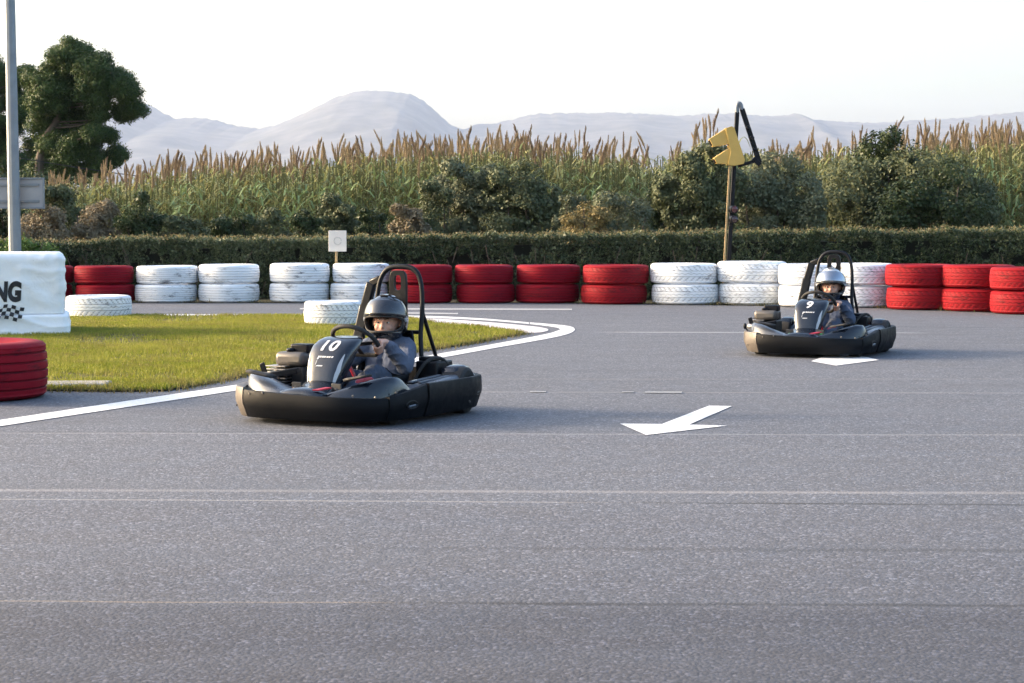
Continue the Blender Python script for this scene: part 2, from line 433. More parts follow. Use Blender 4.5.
M['shrub_olive'] = leafmat('olive shrub leaves', [(000000.0607, 000000.0769, 000000.0353), (000000.0880, 000000.1046, 000000.0494), (000000.1290, 000000.1415, 000000.0680)], .6, .15)
M['shrub_grey'] = leafmat('grey green shrub leaves', [(000000.0824, 000000.0980, 000000.0564), (000000.1142, 000000.1307, 000000.0744), (000000.1585, 000000.1717, 000000.1001)], .6, .15)
M['shrub_dark'] = leafmat('dark shrub leaves', [(0000.0227, 0000.0394, 0000.0147), (0000.0380, 0000.0578, 0000.0209), (0000.0570, 0000.0762, 0000.0272)], .5, .15)
M['shrub_brown'] = leafmat('brownish shrub leaves', [(000.1362, 000.1125, 000.0726), (000.1815, 000.1488, 000.0944), (000.2360, 000.1906, 000.1180)], .65, .15)
M['shrub_gold'] = leafmat('golden shrub leaves', [(0.1500, 0.1350, 0.0525), (0.2250, 0.1800, 0.0750), (0.2850, 0.2250, 0.1050)], .65, .25)
M['shrub_green'] = leafmat('bright green leaves', [(.055, .11, .018), (.08, .15, .028), (.11, .17, .035)], .5, .3)
M['pine'] = leafmat('pine needles', [(000.0151, 000.0379, 000.0121), (000.0265, 000.0611, 000.0168), (000.0473, 000.0863, 000.0225), (000.0803, 000.1106, 000.0281)], .55, .15)
M['bark'] = plastic('bark', (.09, .07, .055), .9, .4, 6, 0, .5)
t = NT('mountain rock'); v = t.coord('Object', .001)
M['mountain'] = t.set(color=t.mix(t.ramp(t.noise(v, 9, 7, .6), [(.4, 0), (.62, 1)]), (.05, .055, .05), (.10, .097, .095)), rough=.95)

# ------------------------------------------------------------------ setting
def sheet(name, pts, z, mat, kind='structure', thick=0):
    me = bpy.data.meshes.new(name); bm = bmesh.new()
    vs = [bm.verts.new((p[0], p[1], z)) for p in pts]
    f = bm.faces.new(vs)
    if f.normal.z < 0: f.normal_flip()
    f.normal_update()
    if f.normal.z < 0: bmesh.ops.reverse_faces(bm, faces=[f])
    if thick:
        r = bmesh.ops.extrude_face_region(bm, geom=list(bm.faces))
        bmesh.ops.translate(bm, verts=[g for g in r['geom'] if isinstance(g, bmesh.types.BMVert)], vec=(0, 0, thick))
        bmesh.ops.recalc_face_normals(bm, faces=bm.faces)
    bmesh.ops.triangulate(bm, faces=bm.faces)
    bm.to_mesh(me); bm.free(); me.materials.append(mat)
    o = link(name, me); o['kind'] = kind; return o

sheet('ground', [(-4800, -250), (4800, -250), (4800, 10200), (-4800, 10200)], -.05, M['soil'])
edge = [G(-700, 301.5), G(0, 302.5), G(200, 303), G(520, 303), G(700, 305), G(860, 307.5), G(1024, 314), G(1250, 330)]
sheet('track', [(40, -12), (-40, -12), (-40, edge[0].y)]+[(p.x, p.y) for p in edge]+[(40, edge[-1].y-3)], 0.0, M['asphalt'])
vb = [(p.x, p.y-.02) for p in edge]
sheet('verge', vb+[(p.x+.3, p.y+3.2) for p in reversed(edge)], -.012, M['verge'])

def line_strip(name, pix_a, pix_b, mat, z=.004):
    """strip between two pixel polylines lying on the ground"""
    a = spline([G(*p) for p in pix_a], 8); b = spline([G(*p) for p in pix_b], 8)
    m = MB(); m.loft([[Vector((p.x, p.y, z)) for p in a], [Vector((p.x, p.y, z)) for p in b]], closed=False)
    o = m.build(name, mat, smooth=False); o['kind'] = 'structure'
    me = o.data
    bm = bmesh.new(); bm.from_mesh(me); bmesh.ops.recalc_face_normals(bm, faces=bm.faces)
    if sum(f.normal.z for f in bm.faces) < 0: bmesh.ops.reverse_faces(bm, faces=bm.faces)
    bm.to_mesh(me); bm.free(); return o
line_strip('edge_line', [(-160, 444.5), (0, 420.5), (120, 402.5), (235, 385.5), (340, 369.5), (430, 355.6), (500, 343.2), (545, 334.6), (556, 331.5), (560, 329.4), (553, 327.2), (530, 324.3)],
           [(-160, 451), (0, 426.8), (120, 408.6), (235, 391.2), (340, 374.5), (430, 360), (500, 347.4), (550, 338.5), (570, 333.5), (574.5, 329), (565, 325.8), (530, 322.7)], M['paint'])
line_strip('edge_line', [(-160, 316.5), (0, 316.6), (200, 316.4), (330, 316.8), (420, 318), (480, 320.3), (529, 324.2)],
           [(-160, 314.6), (0, 314.7), (200, 314.5), (330, 314.9), (420, 316), (480, 318.6), (529, 322.7)], M['paint'])
line_strip('track_line', [(300, 309.6), (450, 309.9), (572, 310.2)], [(300, 308.4), (450, 308.7), (572, 309)], M['paint_worn'])
line_strip('track_line', [(360, 313.6), (410, 313.9), (458, 314.4)], [(360, 312.4), (410, 312.7), (458, 313.2)], M['paint_worn'])
line_strip('painted_apron', [(400, 322.4), (440, 324.5), (480, 328.2), (515, 332.6), (538, 333.0), (548, 331.0), (547, 329.2)],
           [(400, 318.4), (440, 319.3), (480, 322.0), (505, 324.0), (525, 326.0), (538, 327.4), (546, 329.0)], M['apron'], .006)
for d in (((530, 392.7), (546, 392.8), 1.3), ((645, 393.4), (682, 393.6), 1.6), ((622, 392.9), (634, 392.9), 1.0)):
    line_strip('paint_dash', [d[0], d[1]], [(d[0][0], d[0][1]-d[2]), (d[1][0], d[1][1]-d[2])], M['paint_faint'])
# direction arrows
def arrow(pix, z=.004):
    o = sheet('direction_arrow', [G(*p) for p in pix], z, M['paint_fresh']); return o
arrow([(620, 424.2), (662, 424.6), (709, 406.2), (732, 406.6), (689, 425.2), (727, 426.3), (646, 435.6)])
arrow([(811, 361.6), (836, 366), (879, 360.4), (866, 357.4), (850, 355), (826, 356)])
# concrete kerb remnant in the grass
m = MB(); a = G(20, 388.5); b = G(110, 388.0); m.beam((a.x, a.y, .02), (b.x, b.y, .02), .30, .05); tag(m.build('kerb_strip', M['concrete'], bevel=.02), kind='structure')

# lawn
lawn_px = [(-160, 316.8), (0, 316.9), (200, 316.7), (330, 317.1), (400, 318.6), (440, 324.4), (480, 328.2), (512, 332.8), (525, 334.2), (500, 338.4), (470, 344.4), (430, 350.4), (400, 354), (330, 364), (268, 372),
           (240, 377.5), (200, 386), (165, 391.5), (120, 392.2), (60, 391.4), (0, 390.6), (-160, 389)]
lawn_poly = [G(*p) for p in lawn_px]
sheet('lawn', lawn_poly, .012, M['lawn'])
def in_poly(P, poly):
    x, y = P[:, 0], P[:, 1]; c = np.zeros(len(P), bool); n = len(poly)
    for i in range(n):
        x0, y0 = poly[i][0], poly[i][1]; x1, y1 = poly[i-1][0], poly[i-1][1]
        hit = ((y0 > y) != (y1 > y)) & (x < (x1-x0)*(y-y0)/((y1-y0) or 1e-9)+x0); c ^= hit
    return c
def blades(name, P, h, w, lean, mat, z0=0.0):
    n = len(P); a = rng.uniform(0, 2*PI, n); H = h*rng.uniform(.45, 1.25, n)
    b = np.stack([P[:, 0], P[:, 1], np.full(n, z0)], 1); d = np.stack([np.cos(a), np.sin(a), np.zeros(n)], 1)
    ln = rng.uniform(0, 2*PI, n); l = np.stack([np.cos(ln), np.sin(ln), np.zeros(n)], 1)*(lean*rng.uniform(.1, 1, n)*H)[:, None]
    tip = b+l; tip[:, 2] += H
    V = np.stack([b-d*w, b+d*w, tip], 1).reshape(-1, 3)
    o = poly_mesh(name, V, 3, mat); o['kind'] = 'stuff'; return o
xs = [p.x for p in lawn_poly]; ys = [p.y for p in lawn_poly]
P = np.stack([rng.uniform(min(xs), max(xs), 700000), rng.uniform(min(ys), max(ys), 700000)], 1)
lp = [(p.x, p.y) for p in lawn_poly]
P = P[in_poly(P, lp)]
P = P[P[:, 0] > -8.2]
nz = np.array([mnoise.noise((p[0]*.9, p[1]*.9, 0))+.6*mnoise.noise((p[0]*4, p[1]*4, 3)) for p in P])
keep = rng.uniform(size=len(P)) < np.clip(.60+nz*1.1, .05, 1)
P = P[keep][:300000]
blades('grass', P, .036, .005, 1.0, M['grass'], .015)
# rough grass edge
E = []
for i in range(len(lp)):
    a, b = lawn_poly[i-1], lawn_poly[i]
    if a.x < -8.5 and b.x < -8.5: continue
    L = (b-a).length
    for k in range(int(L*260)):
        q = a.lerp(b, random.random()); E.append((q.x+random.gauss(0, .05), q.y+random.gauss(0, .07)))
blades('grass_edge', np.array(E), .05, .004, 1.0, M['dry'], .0)
# weeds at the foot of the tyre wall
E = []
for i in range(len(edge)-1):
    a, b = edge[i], edge[i+1]
    for k in range(int((b-a).length*90)):
        q = a.lerp(b, random.random())
        dens = .25+.75*(q.x > 3.2)
        if mnoise.noise((q.x*1.7, 3.1, 0))+.15 < random.uniform(-.6, .5)*(1.6-dens): continue
        E.append((q.x, q.y+abs(random.gauss(0, .12))-.02))
blades('verge_grass', np.array(E), .085, .006, .7, M['dry'], -.01)

# mountains
ridge_px = [(-600, 120), (-200, 128), (-60, 122), (60, 124), (110, 112), (141, 102), (158, 108), (177, 119), (190, 117.5), (208, 118), (235, 125), (262, 129), (280, 124), (294, 118), (315, 108), (335, 98), (352, 92), (371, 90), (392, 91.5), (411, 93.5), (425, 101), (443, 118), (454, 126),
            (465, 129.5), (474, 125), (497, 122.5), (515, 119), (533, 114), (556, 112.8), (578, 113), (619, 112.5), (650, 114), (678, 116), (700, 114), (732, 113), (760, 115.5), (781, 116), (788, 114), (793, 112.5), (799, 114.5), (808, 119), (840, 121.5), (867, 123), (890, 122), (912, 120), (940, 119), (966, 117), (1000, 113.5), (1024, 111), (1100, 104), (1300, 112), (1700, 125)]
rx = np.array([p[0] for p in ridge_px]); ry = np.array([p[1] for p in ridge_px])
m = MB(); NX, YR = 900, 7500.0
cols = np.linspace(-560, 1600, NX)
rows = [(.0, -60), (.04, 0), (.15, .2), (.3, .36), (.45, .5), (.6, .66), (.72, .77), (.82, .86), (.9, .93), (.96, .975), (1.0, 1.0)]
rings = []
prof_ = rows+[(1.08, .93), (1.25, .6), (1.5, -.05)]; pt_ = [a for a, b in prof_]; ph_ = [b for a, b in prof_]
for t_ in [i*.02 for i in range(51)]+[1.04, 1.08, 1.16, 1.25, 1.5]:
    hf = float(np.interp(t_, pt_[1:], ph_[1:])) if t_ >= .04 else 0.0
    Y = 5200+(YR-5200)*t_; ring = []
    for px in cols:
        yr = np.interp(px, rx, ry)
        jag = 1.3*mnoise.noise((px*.07, 0, 0))+1.6*mnoise.noise((px*.19, 2, 0))+.8*abs(mnoise.noise((px*.45, 5, 0)))
        zr = at(px, yr+jag*.8*max(0, (hf-.80)/.20), YR).z
        X = (px-CX)/F*YR*(.55+.45*Y/YR)/(1.0)
        X = (px-CX)/F*YR
        q_ = (X/420, Y/520); spur = .055*(1-2*abs(mnoise.noise((q_[0], q_[1]*.6, 5))))+.03*mnoise.noise((q_[0]*2.7, q_[1]*2.7, 9))+.014*mnoise.noise((q_[0]*7, q_[1]*7, 2))
        z = -40 if hf < -1 else zr*max(-.05, hf+(spur*(1-abs(2*t_-1)) if t_ < 1 else 0))
        ring.append(Vector((X, Y, z)))
    rings.append(ring)
m.loft(rings, closed=False)
o = m.build('mountains', M['mountain'], angle=180); o['kind'] = 'structure'

# ------------------------------------------------------------------ tyres
def tyre_mesh(name, kind, mat, ngroove=4, rad=.5, wid=.28, na=144):
    """lathe on Z, tread outside, sidewalls top and bottom; axle hole"""
    h = wid/2; prof = []   # (r, z, tread coordinate or None)
    sh = .035
    ri = .285*rad/.5
    prof.append((ri, -h+.045)); prof.append((ri+.02, -h+.025)); prof.append((rad*.72, -h+.002)); prof.append((rad*.88, -h+.004)); prof.append((rad-sh*.75, -h+.014)); prof.append((rad-sh*.25, -h+.034))
    zt0, zt1 = -h+.045, h-.045; NS = 100 if wid > .3 else 52
    tread = []
    for i in range(NS+1):
        z = zt0+(zt1-zt0)*i/NS; tread.append(z)
    verts, faces, grooves = [], [], []
    allp = [(r, z, False) for r, z in prof]+[(rad, z, True) for z in tread]+[(r, -z, False) for r, z in reversed(prof)]
    allp.append((ri-.01, .0, False))
    npf = len(allp)
    for k in range(na):
        a = 2*PI*k/na
        for (r, z, tr) in allp:
            g = 0.0
            rr = r
            if tr:
                u = (z-zt0)/(zt1-zt0)
                crown = -.012*(2*u-1)**2
                if kind == 'ribbed':
                    gg = [(i+.5)/ngroove for i in range(ngroove)]
                    dd = min(abs(u-x) for x in gg)
                    if dd < .013: g = 1.0
                    elif dd < .022: g = .5
                elif kind == 'lug':
                    # angled lateral lugs from both shoulders plus a zigzag centre groove
                    s = 1 if u > .5 else -1
                    ph = (k+s*u*9+(1 if s > 0 else 0)) % 4.0
                    lat = abs(u-.5) > .22 and ph < .9
                    zig = abs(u-.5-.03*(1 if (k//2) % 2 else -1)) < .016 or abs(abs(u-.5)-.20) < .012
                    if lat or zig: g = 1.0
                elif kind == 'block':
                    row = int(u*8); ph = (k+2*(row % 3)+row*row) % 5
                    if (ph == 0 or abs(u*8-round(u*8)) < .12) and mnoise.noise((k*.37, row*1.7, 2)) > -.25: g = 1.0
                rr = r+crown-g*(.008 if kind == 'ribbed' else .006)
            verts.append((rr*math.cos(a), rr*math.sin(a), z)); grooves.append(g)
    for k in range(na):
        k2 = (k+1) % na
        for j in range(npf):
            j2 = (j+1) % npf
            faces.append((k*npf+j, k2*npf+j, k2*npf+j2, k*npf+j2))
    me = bpy.data.meshes.new(name); me.from_pydata(verts, [], faces)
    at_ = me.attributes.new('groove', 'FLOAT', 'POINT'); at_.data.foreach_set('value', np.array(grooves, dtype=np.float32))
    me.materials.append(mat); me.update(); me.shade_smooth(); me.set_sharp_from_angle(angle=R(38))
    return me
TM = {('r', 'ribbed'): tyre_mesh('tyre', 'ribbed', M['red_tyre'], 5), ('w', 'ribbed'): tyre_mesh('tyre', 'ribbed', M['white_tyre'], 5),
      ('r', 'lug'): tyre_mesh('tyre', 'lug', M['red_tyre_sun']), ('w', 'lug'): tyre_mesh('tyre', 'lug', M['white_tyre']),
      ('ww', 'ribbed'): tyre_mesh('tyre', 'ribbed', M['white_tyre_worn'], 6)}
stacks = [  # colour, tread, x0, x1, ytop, ybase, descr
    ('r', 'ribbed', 26, 73, 265, 301.5, 'red tyre of the stack half hidden behind the white block', None),
    ('r', 'ribbed', 75, 134.5, 265, 302, 'red tyre of the stack between the white block and the white stacks', None),
    ('ww', 'ribbed', 136, 198.5, 265, 302, 'white tyre with black scuffs, first white stack right of the left red ones', None),
    ('w', 'ribbed', 199.5, 261, 263.5, 302, 'white tyre of the second white stack from the left', None),
    ('w', 'ribbed', 269, 329.5, 262.5, 302, 'white ribbed tyre of the stack just left of the small white sign', None),
    ('w', 'ribbed', 331.5, 389.5, 262.5, 302, 'white tyre of the stack below the small white sign', None),
    ('r', 'ribbed', 392, 454, 264, 302.5, 'red tyre of the stack behind the roll bar of kart 10', None),
    ('r', 'ribbed', 455, 514.5, 264, 302.5, 'red tyre of the second middle red stack, just right of the roll bar', None),
    ('r', 'ribbed', 515.5, 580.5, 264, 302.5, 'red ribbed tyre of the third middle red stack', None),
    ('r', 'lug', 582, 649, 264, 303.5, 'red tyre of the stack touching the middle white stacks', None),
    ('w', 'lug', 650, 718.5, 262.5, 304, 'white tyre of the stack with a dry weed in front', None),
    ('w', 'lug', 718, 789, 260.5, 304.5, 'white tyre of the stack below the yellow signal', None),
    ('w', 'lug', 777, 839, 263, 306.5, 'white tyre of the stack behind kart 9 engine', None),
    ('w', 'lug', 827, 895, 262.5, 307, 'white tyre of the stack behind kart 9 driver', None),
    ('r', 'lug', 885, 956, 263.5, 309.5, 'red tyre of the stack beside kart 9, first right red one', None),
    ('r', 'lug', 940, 1014.5, 264, 311, 'red lugged tyre of the middle stack of the right red three', None),
    ('r', 'lug', 989.5, 1062, 266.5, 314, 'red tyre of the stack cut off by the right picture edge', None)]
for i, (c, kd, x0, x1, yt, yb, desc, _) in enumerate(stacks):
    yb += 1.2; yt += 1.2; xc = (x0+x1)/2; base = G(xc, yb); d = base.y
    rad = (x1-x0)/2/F*d*1.0
    # front bottom edge at base; centre sits one radius behind
    k = (d+rad)/d
    rad *= k*.99
    cen = Vector((base.x*k, d+rad, 0))
    top = at(xc, yt, d+rad*.25).z
    th = top/2
    for lev in range(2):
        o = link('tyre', TM[(c, kd)])
        o.location = (cen.x+random.uniform(-.025, .025), cen.y+random.uniform(-.03, .03), th*(lev+.5)+(.004*lev))
        o.scale = (rad/.5, rad/.5, th/.28*(.985))
        o.rotation_euler = (random.uniform(-.004, .004), random.uniform(-.006, .006), random.uniform(0, 6.28))
        tag(o, ('upper ' if lev else 'lower ')+desc, 'tyre', 'painted tyre wall along the far side of the track')
def single(mesh, x0, x1, yt, yb, label, group=None, rz=0):
    xc = (x0+x1)/2; base = G(xc, yb); d = base.y; rad = (x1-x0)/2/F*d; k = (d+rad)/d; rad *= k
    cen = Vector((base.x*k, d+rad, 0)); top = at(xc, yt, d+rad*.3).z
    o = link('tyre', mesh); o.location = (cen.x, cen.y, top/2); o.scale = (rad/.5, rad/.5, top/.28); o.rotation_euler = (0, 0, rz)
    tag(o, label, 'tyre', group); return o
blk = tyre_mesh('tyre', 'lug', M['white_tyre_scruffy'])
single(blk, 66, 131.5, 296, 319, 'worn white block tread tyre lying flat on grass beside the white block', 'single tyres lying flat', .3)
single(blk, 304, 364, 301.5, 327, 'worn white tyre lying flat on grass behind kart 10 steering wheel', 'single tyres lying flat', 1.1)
wide = tyre_mesh('tyre', 'ribbed', M['red_tyre'], 5, .5, .40)
xc = -34.0; base = G(xc, 404.5); rad = (46-xc)/F*base.y; k = (base.y+rad)/base.y
o = link('tyre', wide); rad *= k; o.location = (base.x*k, base.y+rad, 0); top = at(xc, 343.5, base.y+rad*.4).z
o.scale = (rad/.5, rad/.5, top/.40); o.location.z = top/2
tag(o, 'wide deep red tyre with parallel grooves lying on asphalt at left edge', 'tyre', 'single tyres lying flat')

# ------------------------------------------------------------------ text helper
def text_mesh(body, size, bold=.0, shear=0.0, spacing=1.0):
    cu = bpy.data.curves.new('text', 'FONT'); cu.body = body; cu.size = size; cu.offset = bold; cu.shear = shear; cu.space_character = spacing
    cu.align_x = 'CENTER'; cu.align_y = 'CENTER'; cu.resolution_u = 6
    ob = bpy.data.objects.new('text', cu); COL.objects.link(ob)
    dg = bpy.context.evaluated_depsgraph_get(); dg.update()
    me = bpy.data.meshes.new_from_object(ob.evaluated_get(dg))
    bpy.data.objects.remove(ob); bpy.data.curves.remove(cu)
    bm = bmesh.new(); bm.from_mesh(me); bmesh.ops.triangulate(bm, faces=bm.faces)
    bmesh.ops.subdivide_edges(bm, edges=bm.edges, cuts=2)
    bmesh.ops.triangulate(bm, faces=bm.faces)
    vs = [v.co.copy() for v in bm.verts]; fs = [[v.index for v in f.verts] for f in bm.faces]
    bm.free(); bpy.data.meshes.remove(me); return vs, fs
def project_decal(name, vs, fs, origin, ax, ay, target, mat, parent, off=.003, dirn=None):
    """lay a flat shape on the surface of target (same local space as parent)"""
    bm = bmesh.new(); bm.from_mesh(target.data); bvh = BVHTree.FromBMesh(bm)
    origin = Vector(origin); ax = Vector(ax).normalized(); ay = Vector(ay).normalized(); n = ax.cross(ay)
    if dirn is not None: n = Vector(dirn).normalized()
    out = []
    for v in vs:
        p = origin+ax*v.x+ay*v.y
        h = bvh.ray_cast(p+n*.4, -n, 1.0)
        out.append((h[0]+n*off) if h[0] is not None else p)
    bm.free()
    me = bpy.data.meshes.new(name); me.from_pydata([tuple(v) for v in out], [], fs); me.materials.append(mat); me.update()
    return link(name, me, parent)

# ------------------------------------------------------------------ white block at left
bl = G(66, 335.5); bd = bl.y; s_ = F/bd
W = 3.2; Dp = 1.0; xr = bl.x
top = at(66, 252.5, bd+.15).z; zl = at(66, 314, bd).z
BR = R(12.2); off_ = Matrix.Rotation(BR, 3, 'Z') @ Vector((W/2, -Dp/2, 0)); root = empty('track_barrier', (xr-off_.x, bd-off_.y, 0), BR)
tag(root, 'big white tarpaulin wrapped block with black lettering and checkered flag print', 'barrier')
def wrapped(w, d, z0, z1, name, mat, seed, amp, taper=.0, rr=.06):
    m = MB(); n = 40; rings = []
    nz = 26
    per = []
    for k in range(0):
        a = 2*PI*k/160
        ca, sa = math.cos(a), math.sin(a); e = 2/14.0
        per.append((math.copysign(abs(ca)**e, ca), math.copysign(abs(sa)**e, sa)))
    # even spacing along the perimeter
    def ringpts(sw, sd):
        N = 220; pts = []
        L = [(-1, -1, 1, 0), (1, -1, 0, 1), (1, 1, -1, 0), (-1, 1, 0, -1)]
        for (x, y, dx, dy) in L:
            cnt = 90 if dx else 34
            for k in range(cnt):
                u = 2*k/cnt; pts.append(Vector(((x+dx*u)*sw, (y+dy*u)*sd)))
        out = []
        for p in pts:   # round the vertical corners
            cx, cy = max(-sw+rr, min(sw-rr, p.x)), max(-sd+rr, min(sd-rr, p.y))
            q = Vector((p.x-cx, p.y-cy)); 
            if abs(q.x) > 1e-6 and abs(q.y) > 1e-6: q = q.normalized()*rr
            out.append(Vector((cx+q.x, cy+q.y)))
        return out
    for i in range(nz+1):
        t_ = i/nz; z = z0+(z1-z0)*t_
        ins = 0
        if t_ > .85: ins = rr*(1-math.sqrt(max(0, 1-((t_-.85)/.15)**2)))*.8
        ring = []
        for p in ringpts(w/2-ins+taper*(1-t_), d/2-ins+taper*(1-t_)):
            q = Vector((p.x, p.y, z))
            wv = mnoise.noise((q.x*2.2+seed, q.y*2.2, q.z*4.5))
            rid = (1-abs(mnoise.noise((q.x*2.6+q.z*3+seed, q.y*3, q.z*5.5-q.x*1.2))*2))**3
            fo = (1-abs(mnoise.noise((q.x*3.1+q.z*4.2+seed*2, 3, q.z*2.2-q.x*2.0))*2.2)); dv = amp*(wv*.05+rid*.35*(.3+.7*max(0, min(1, q.x*1.2)))+max(0, fo)**5*1.0)*min(1, max(.0, (t_-.02)*8))*(1 if t_ < .95 else .4)
            nn = Vector((p.x/(w/2), p.y/(d/2), 0))
            nn = Vector((0, math.copysign(1, p.y), 0)) if abs(nn.y) > abs(nn.x) else Vector((math.copysign(1, p.x), 0, 0))
            ring.append(q+nn*dv)
        rings.append(ring)
    m.loft(rings)
    return m.build(name, mat, root, angle=60)
low = wrapped(W+.05, Dp+.05, .02, zl, 'base_block', M['tarp'], 3.3, .012, .02)
upp = wrapped(W-.03, Dp-.03, zl+.004, top, 'tarpaulin_cover', M['tarp'], 9.1, .019, .0)
m = MB(); m.box((0, 0, .012), (W+.03, Dp+.03, .022)); m.build('base_strip', M['red_tyre'], root, bevel=.005)
# lettering: cap height 23 px, right edge at x=23
def lx(px): return W/2+(px-65)/F*bd/math.cos(BR)
def lz(py): return at(20, py, bd).z
vs, fs = text_mesh('NG', (lz(282)-lz(300))/.70, .016, .10, 1.02)
x_hi = max(v.x for v in vs); x_lo = min(v.x for v in vs); zc = (lz(282)+lz(300.5))/2; yc = (max(v.y for v in vs)+min(v.y for v in vs))/2
sx = (lx(23.5)-lx(-3.5))/(x_hi-x_lo)
vs = [Vector(((v.x-x_hi)*sx, v.y-yc, 0)) for v in vs]
project_decal('lettering', vs, fs, (lx(23.5), -Dp/2-.1, zc), (1, 0, 0), (0, 0, 1), upp, M['black_text'], root, .007)
# checkered flag: slanted grid with a wave
vs, fs = [], []
cw = (lx(24)-lx(0))/6.0; ch = (lz(304)-lz(318))/4.0
for i in range(-3, 6):
    for j in range(4):
        if (i+j) % 2: continue
        b0 = len(vs); nsub = 3
        for a in range(nsub+1):
            for b in range(nsub+1):
                u = i+a/nsub; v_ = j+b/nsub
                vs.append(Vector((u*cw*.98+v_*ch*.25, v_*ch+.018*math.sin(u*.8)-.0, 0)))
        for a in range(nsub):
            for b in range(nsub):
                k = b0+a*(nsub+1)+b; fs.append([k, k+nsub+1, k+nsub+2, k+1])
project_decal('checkered_flag', vs, fs, (lx(-1), -Dp/2-.1, lz(319.5)), (1, 0, 0), (0, 0, 1), upp, M['black_text'], root, .007)

# ------------------------------------------------------------------ lamp post + sign back
d = 27.2
b0 = at(15.5, 250, d); bx = b0.x
root = empty('lamp_post', (at(15.5, 262, d).x, d, -.05))
tag(root, 'tall grey galvanised steel post rising behind the white block', 'post')
tp = at(10.3, 0, d); lean = (tp.x-bx)/(tp.z-b0.z)
m = MB(); H = 7.0; oct_ = 8
r0 = 12.6/2/F*d*1.06; r1 = 11.0/2/F*d*.8
m.tube([(0, 0, 0), (lean*H, 0, H)], [r0, r1], 12); m.build('shaft', M['galv'], root, angle=20)
m = MB(); m.tube([(lean*H, 0, H), (lean*H+.02, -.3, H+.28), (lean*H, -1.3, H+.4)], .04, 10); m.build('lamp_arm', M['galv'], root)
m = MB(); m.sphere((lean*H, -1.6, H+.38), (.14, .4, .07), 16, 8); m.build('lamp_head', M['galv'], root)
m = MB(); m.box((0, 0, .07), (.36, .36, .03)); m.build('base_plate', M['galv'], root, bevel=.005)
a0 = at(-42, 178.5, d+.16); a1 = at(44, 208, d+.16)
root = empty('sign_board', ((a0.x+a1.x)/2, d+.16, (a0.z+a1.z)/2))
tag(root, 'wide grey sign seen from its back, clamped to the galvanised post', 'sign')
w, h = a1.x-a0.x, a0.z-a1.z
m = MB(); m.box((0, 0, 0), (w, .012, h)); m.build('panel', M['sign_back'], root, bevel=.004)
m = MB(); t_ = .022
for zz in (-h/2, h/2): m.box((0, -.008, zz), (w+t_, .035, t_))
for xx in (-w/2, w/2): m.box((xx, -.008, 0), (t_, .034, h-t_))
m.build('rim', M['galv'], root, bevel=.004)
m = MB()
for zz in (-h*.28, h*.28): m.box((0, -.018, zz), (w*.9, .02, .035))
m.build('clamp_rail', M['galv'], root, bevel=.003)

# small white sign
d = 29.5; a0 = at(328.5, 230.5, d); a1 = at(346.5, 251.5, d); cx_ = (a0.x+a1.x)/2
root = empty('square_sign', (cx_, d, 0))
tag(root, 'small square off-white sign on a thin post in front of the hedge', 'sign')
w, h, zc = a1.x-a0.x, a0.z-a1.z, (a0.z+a1.z)/2
m = MB(); m.box((0, 0, zc), (w, .015, h)); m.build('panel', M['sign_white'], root, bevel=.004)
m = MB(); m.box((-.02, .025, zc*.5-.02), (.035, .03, zc+h*.6)); m.build('post', M['wood'], root, bevel=.004)
m = MB()
ringp = [(.055*math.cos(a), -.011, zc+.055*math.sin(a)) for a in [2*PI*k/24 for k in range(24)] if not (1.1 < a < 1.6 or 4.0 < a < 4.6)]
m.tube(ringp, .006, 6); m.build('symbol', M['sign_mark'], root)

# signal post with yellow hooded lamp
d = 29.45
bp = at(727.5, 262, d); tp = at(737, 108, d)
root = empty('signal_post', (at(726.5, 285, d).x, d, 0))
tag(root, 'black leaning steel post with bent top arm and yellow hooded signal', 'signal post')
o3 = Vector((root.location.x, d, 0))
def L(px, py, dd=0.0): return at(px, py, d+dd)-o3
m = MB(); m.beam(Vector((L(726.5, 285).x, 0, -.02)), L(737.2, 112), .062, .06, (0, 1, 0)); m.build('shaft', M['steel_black'], root, bevel=.008)
m = MB(); m.tube(spline([L(737.2, 113), L(737, 107), L(738.5, 103.5), L(740.5, 104.5), L(742, 110)], 4), .032, 10); m.build('top_bend', M['galv'], root)
m = MB(); m.beam(L(742, 109), L(759.5, 163), .072, .06, (0, 1, 0)); m.build('hanging_arm', M['steel_black'], root, bevel=.006)
m = MB(); m.beam(L(758.5, 160), L(738, 166), .05, .05, (0, 1, 0))
m.beam(L(753, 158), L(760, 165), .06, .09, (0, 1, 0)); m.build('brace', M['steel_black'], root, bevel=.006)
m = MB()
for (px, py) in ((752, 138), (748, 128), (755, 149)):
    m = MB(); m.sphere(L(px, py, -.03), .038, 10, 6); m.build('hinge', M['steel_black'], root)
m = MB(); m.beam(L(723.0, 285, -.09), L(729.8, 164, -.09), .028, .026, (0, 1, 0)); m.build('wooden_stick', M['wood'], root, bevel=.004)
for (px, py, mt) in ((732.5, 209.5, 'lamp_red'), (732.5, 219.5, 'lamp_dark')):
    m = MB(); c = L(px, py, -.06); m.cyl(c, c+Vector((.02, -.09, 0)), .062, .058, 18); lb = m.build('small_lamp', M['steel_black'], root)
    m = MB(); m.sphere(c+Vector((.02, -.088, 0)), (.05, .02, .05), 14, 7); m.build('lens', M[mt], lb)
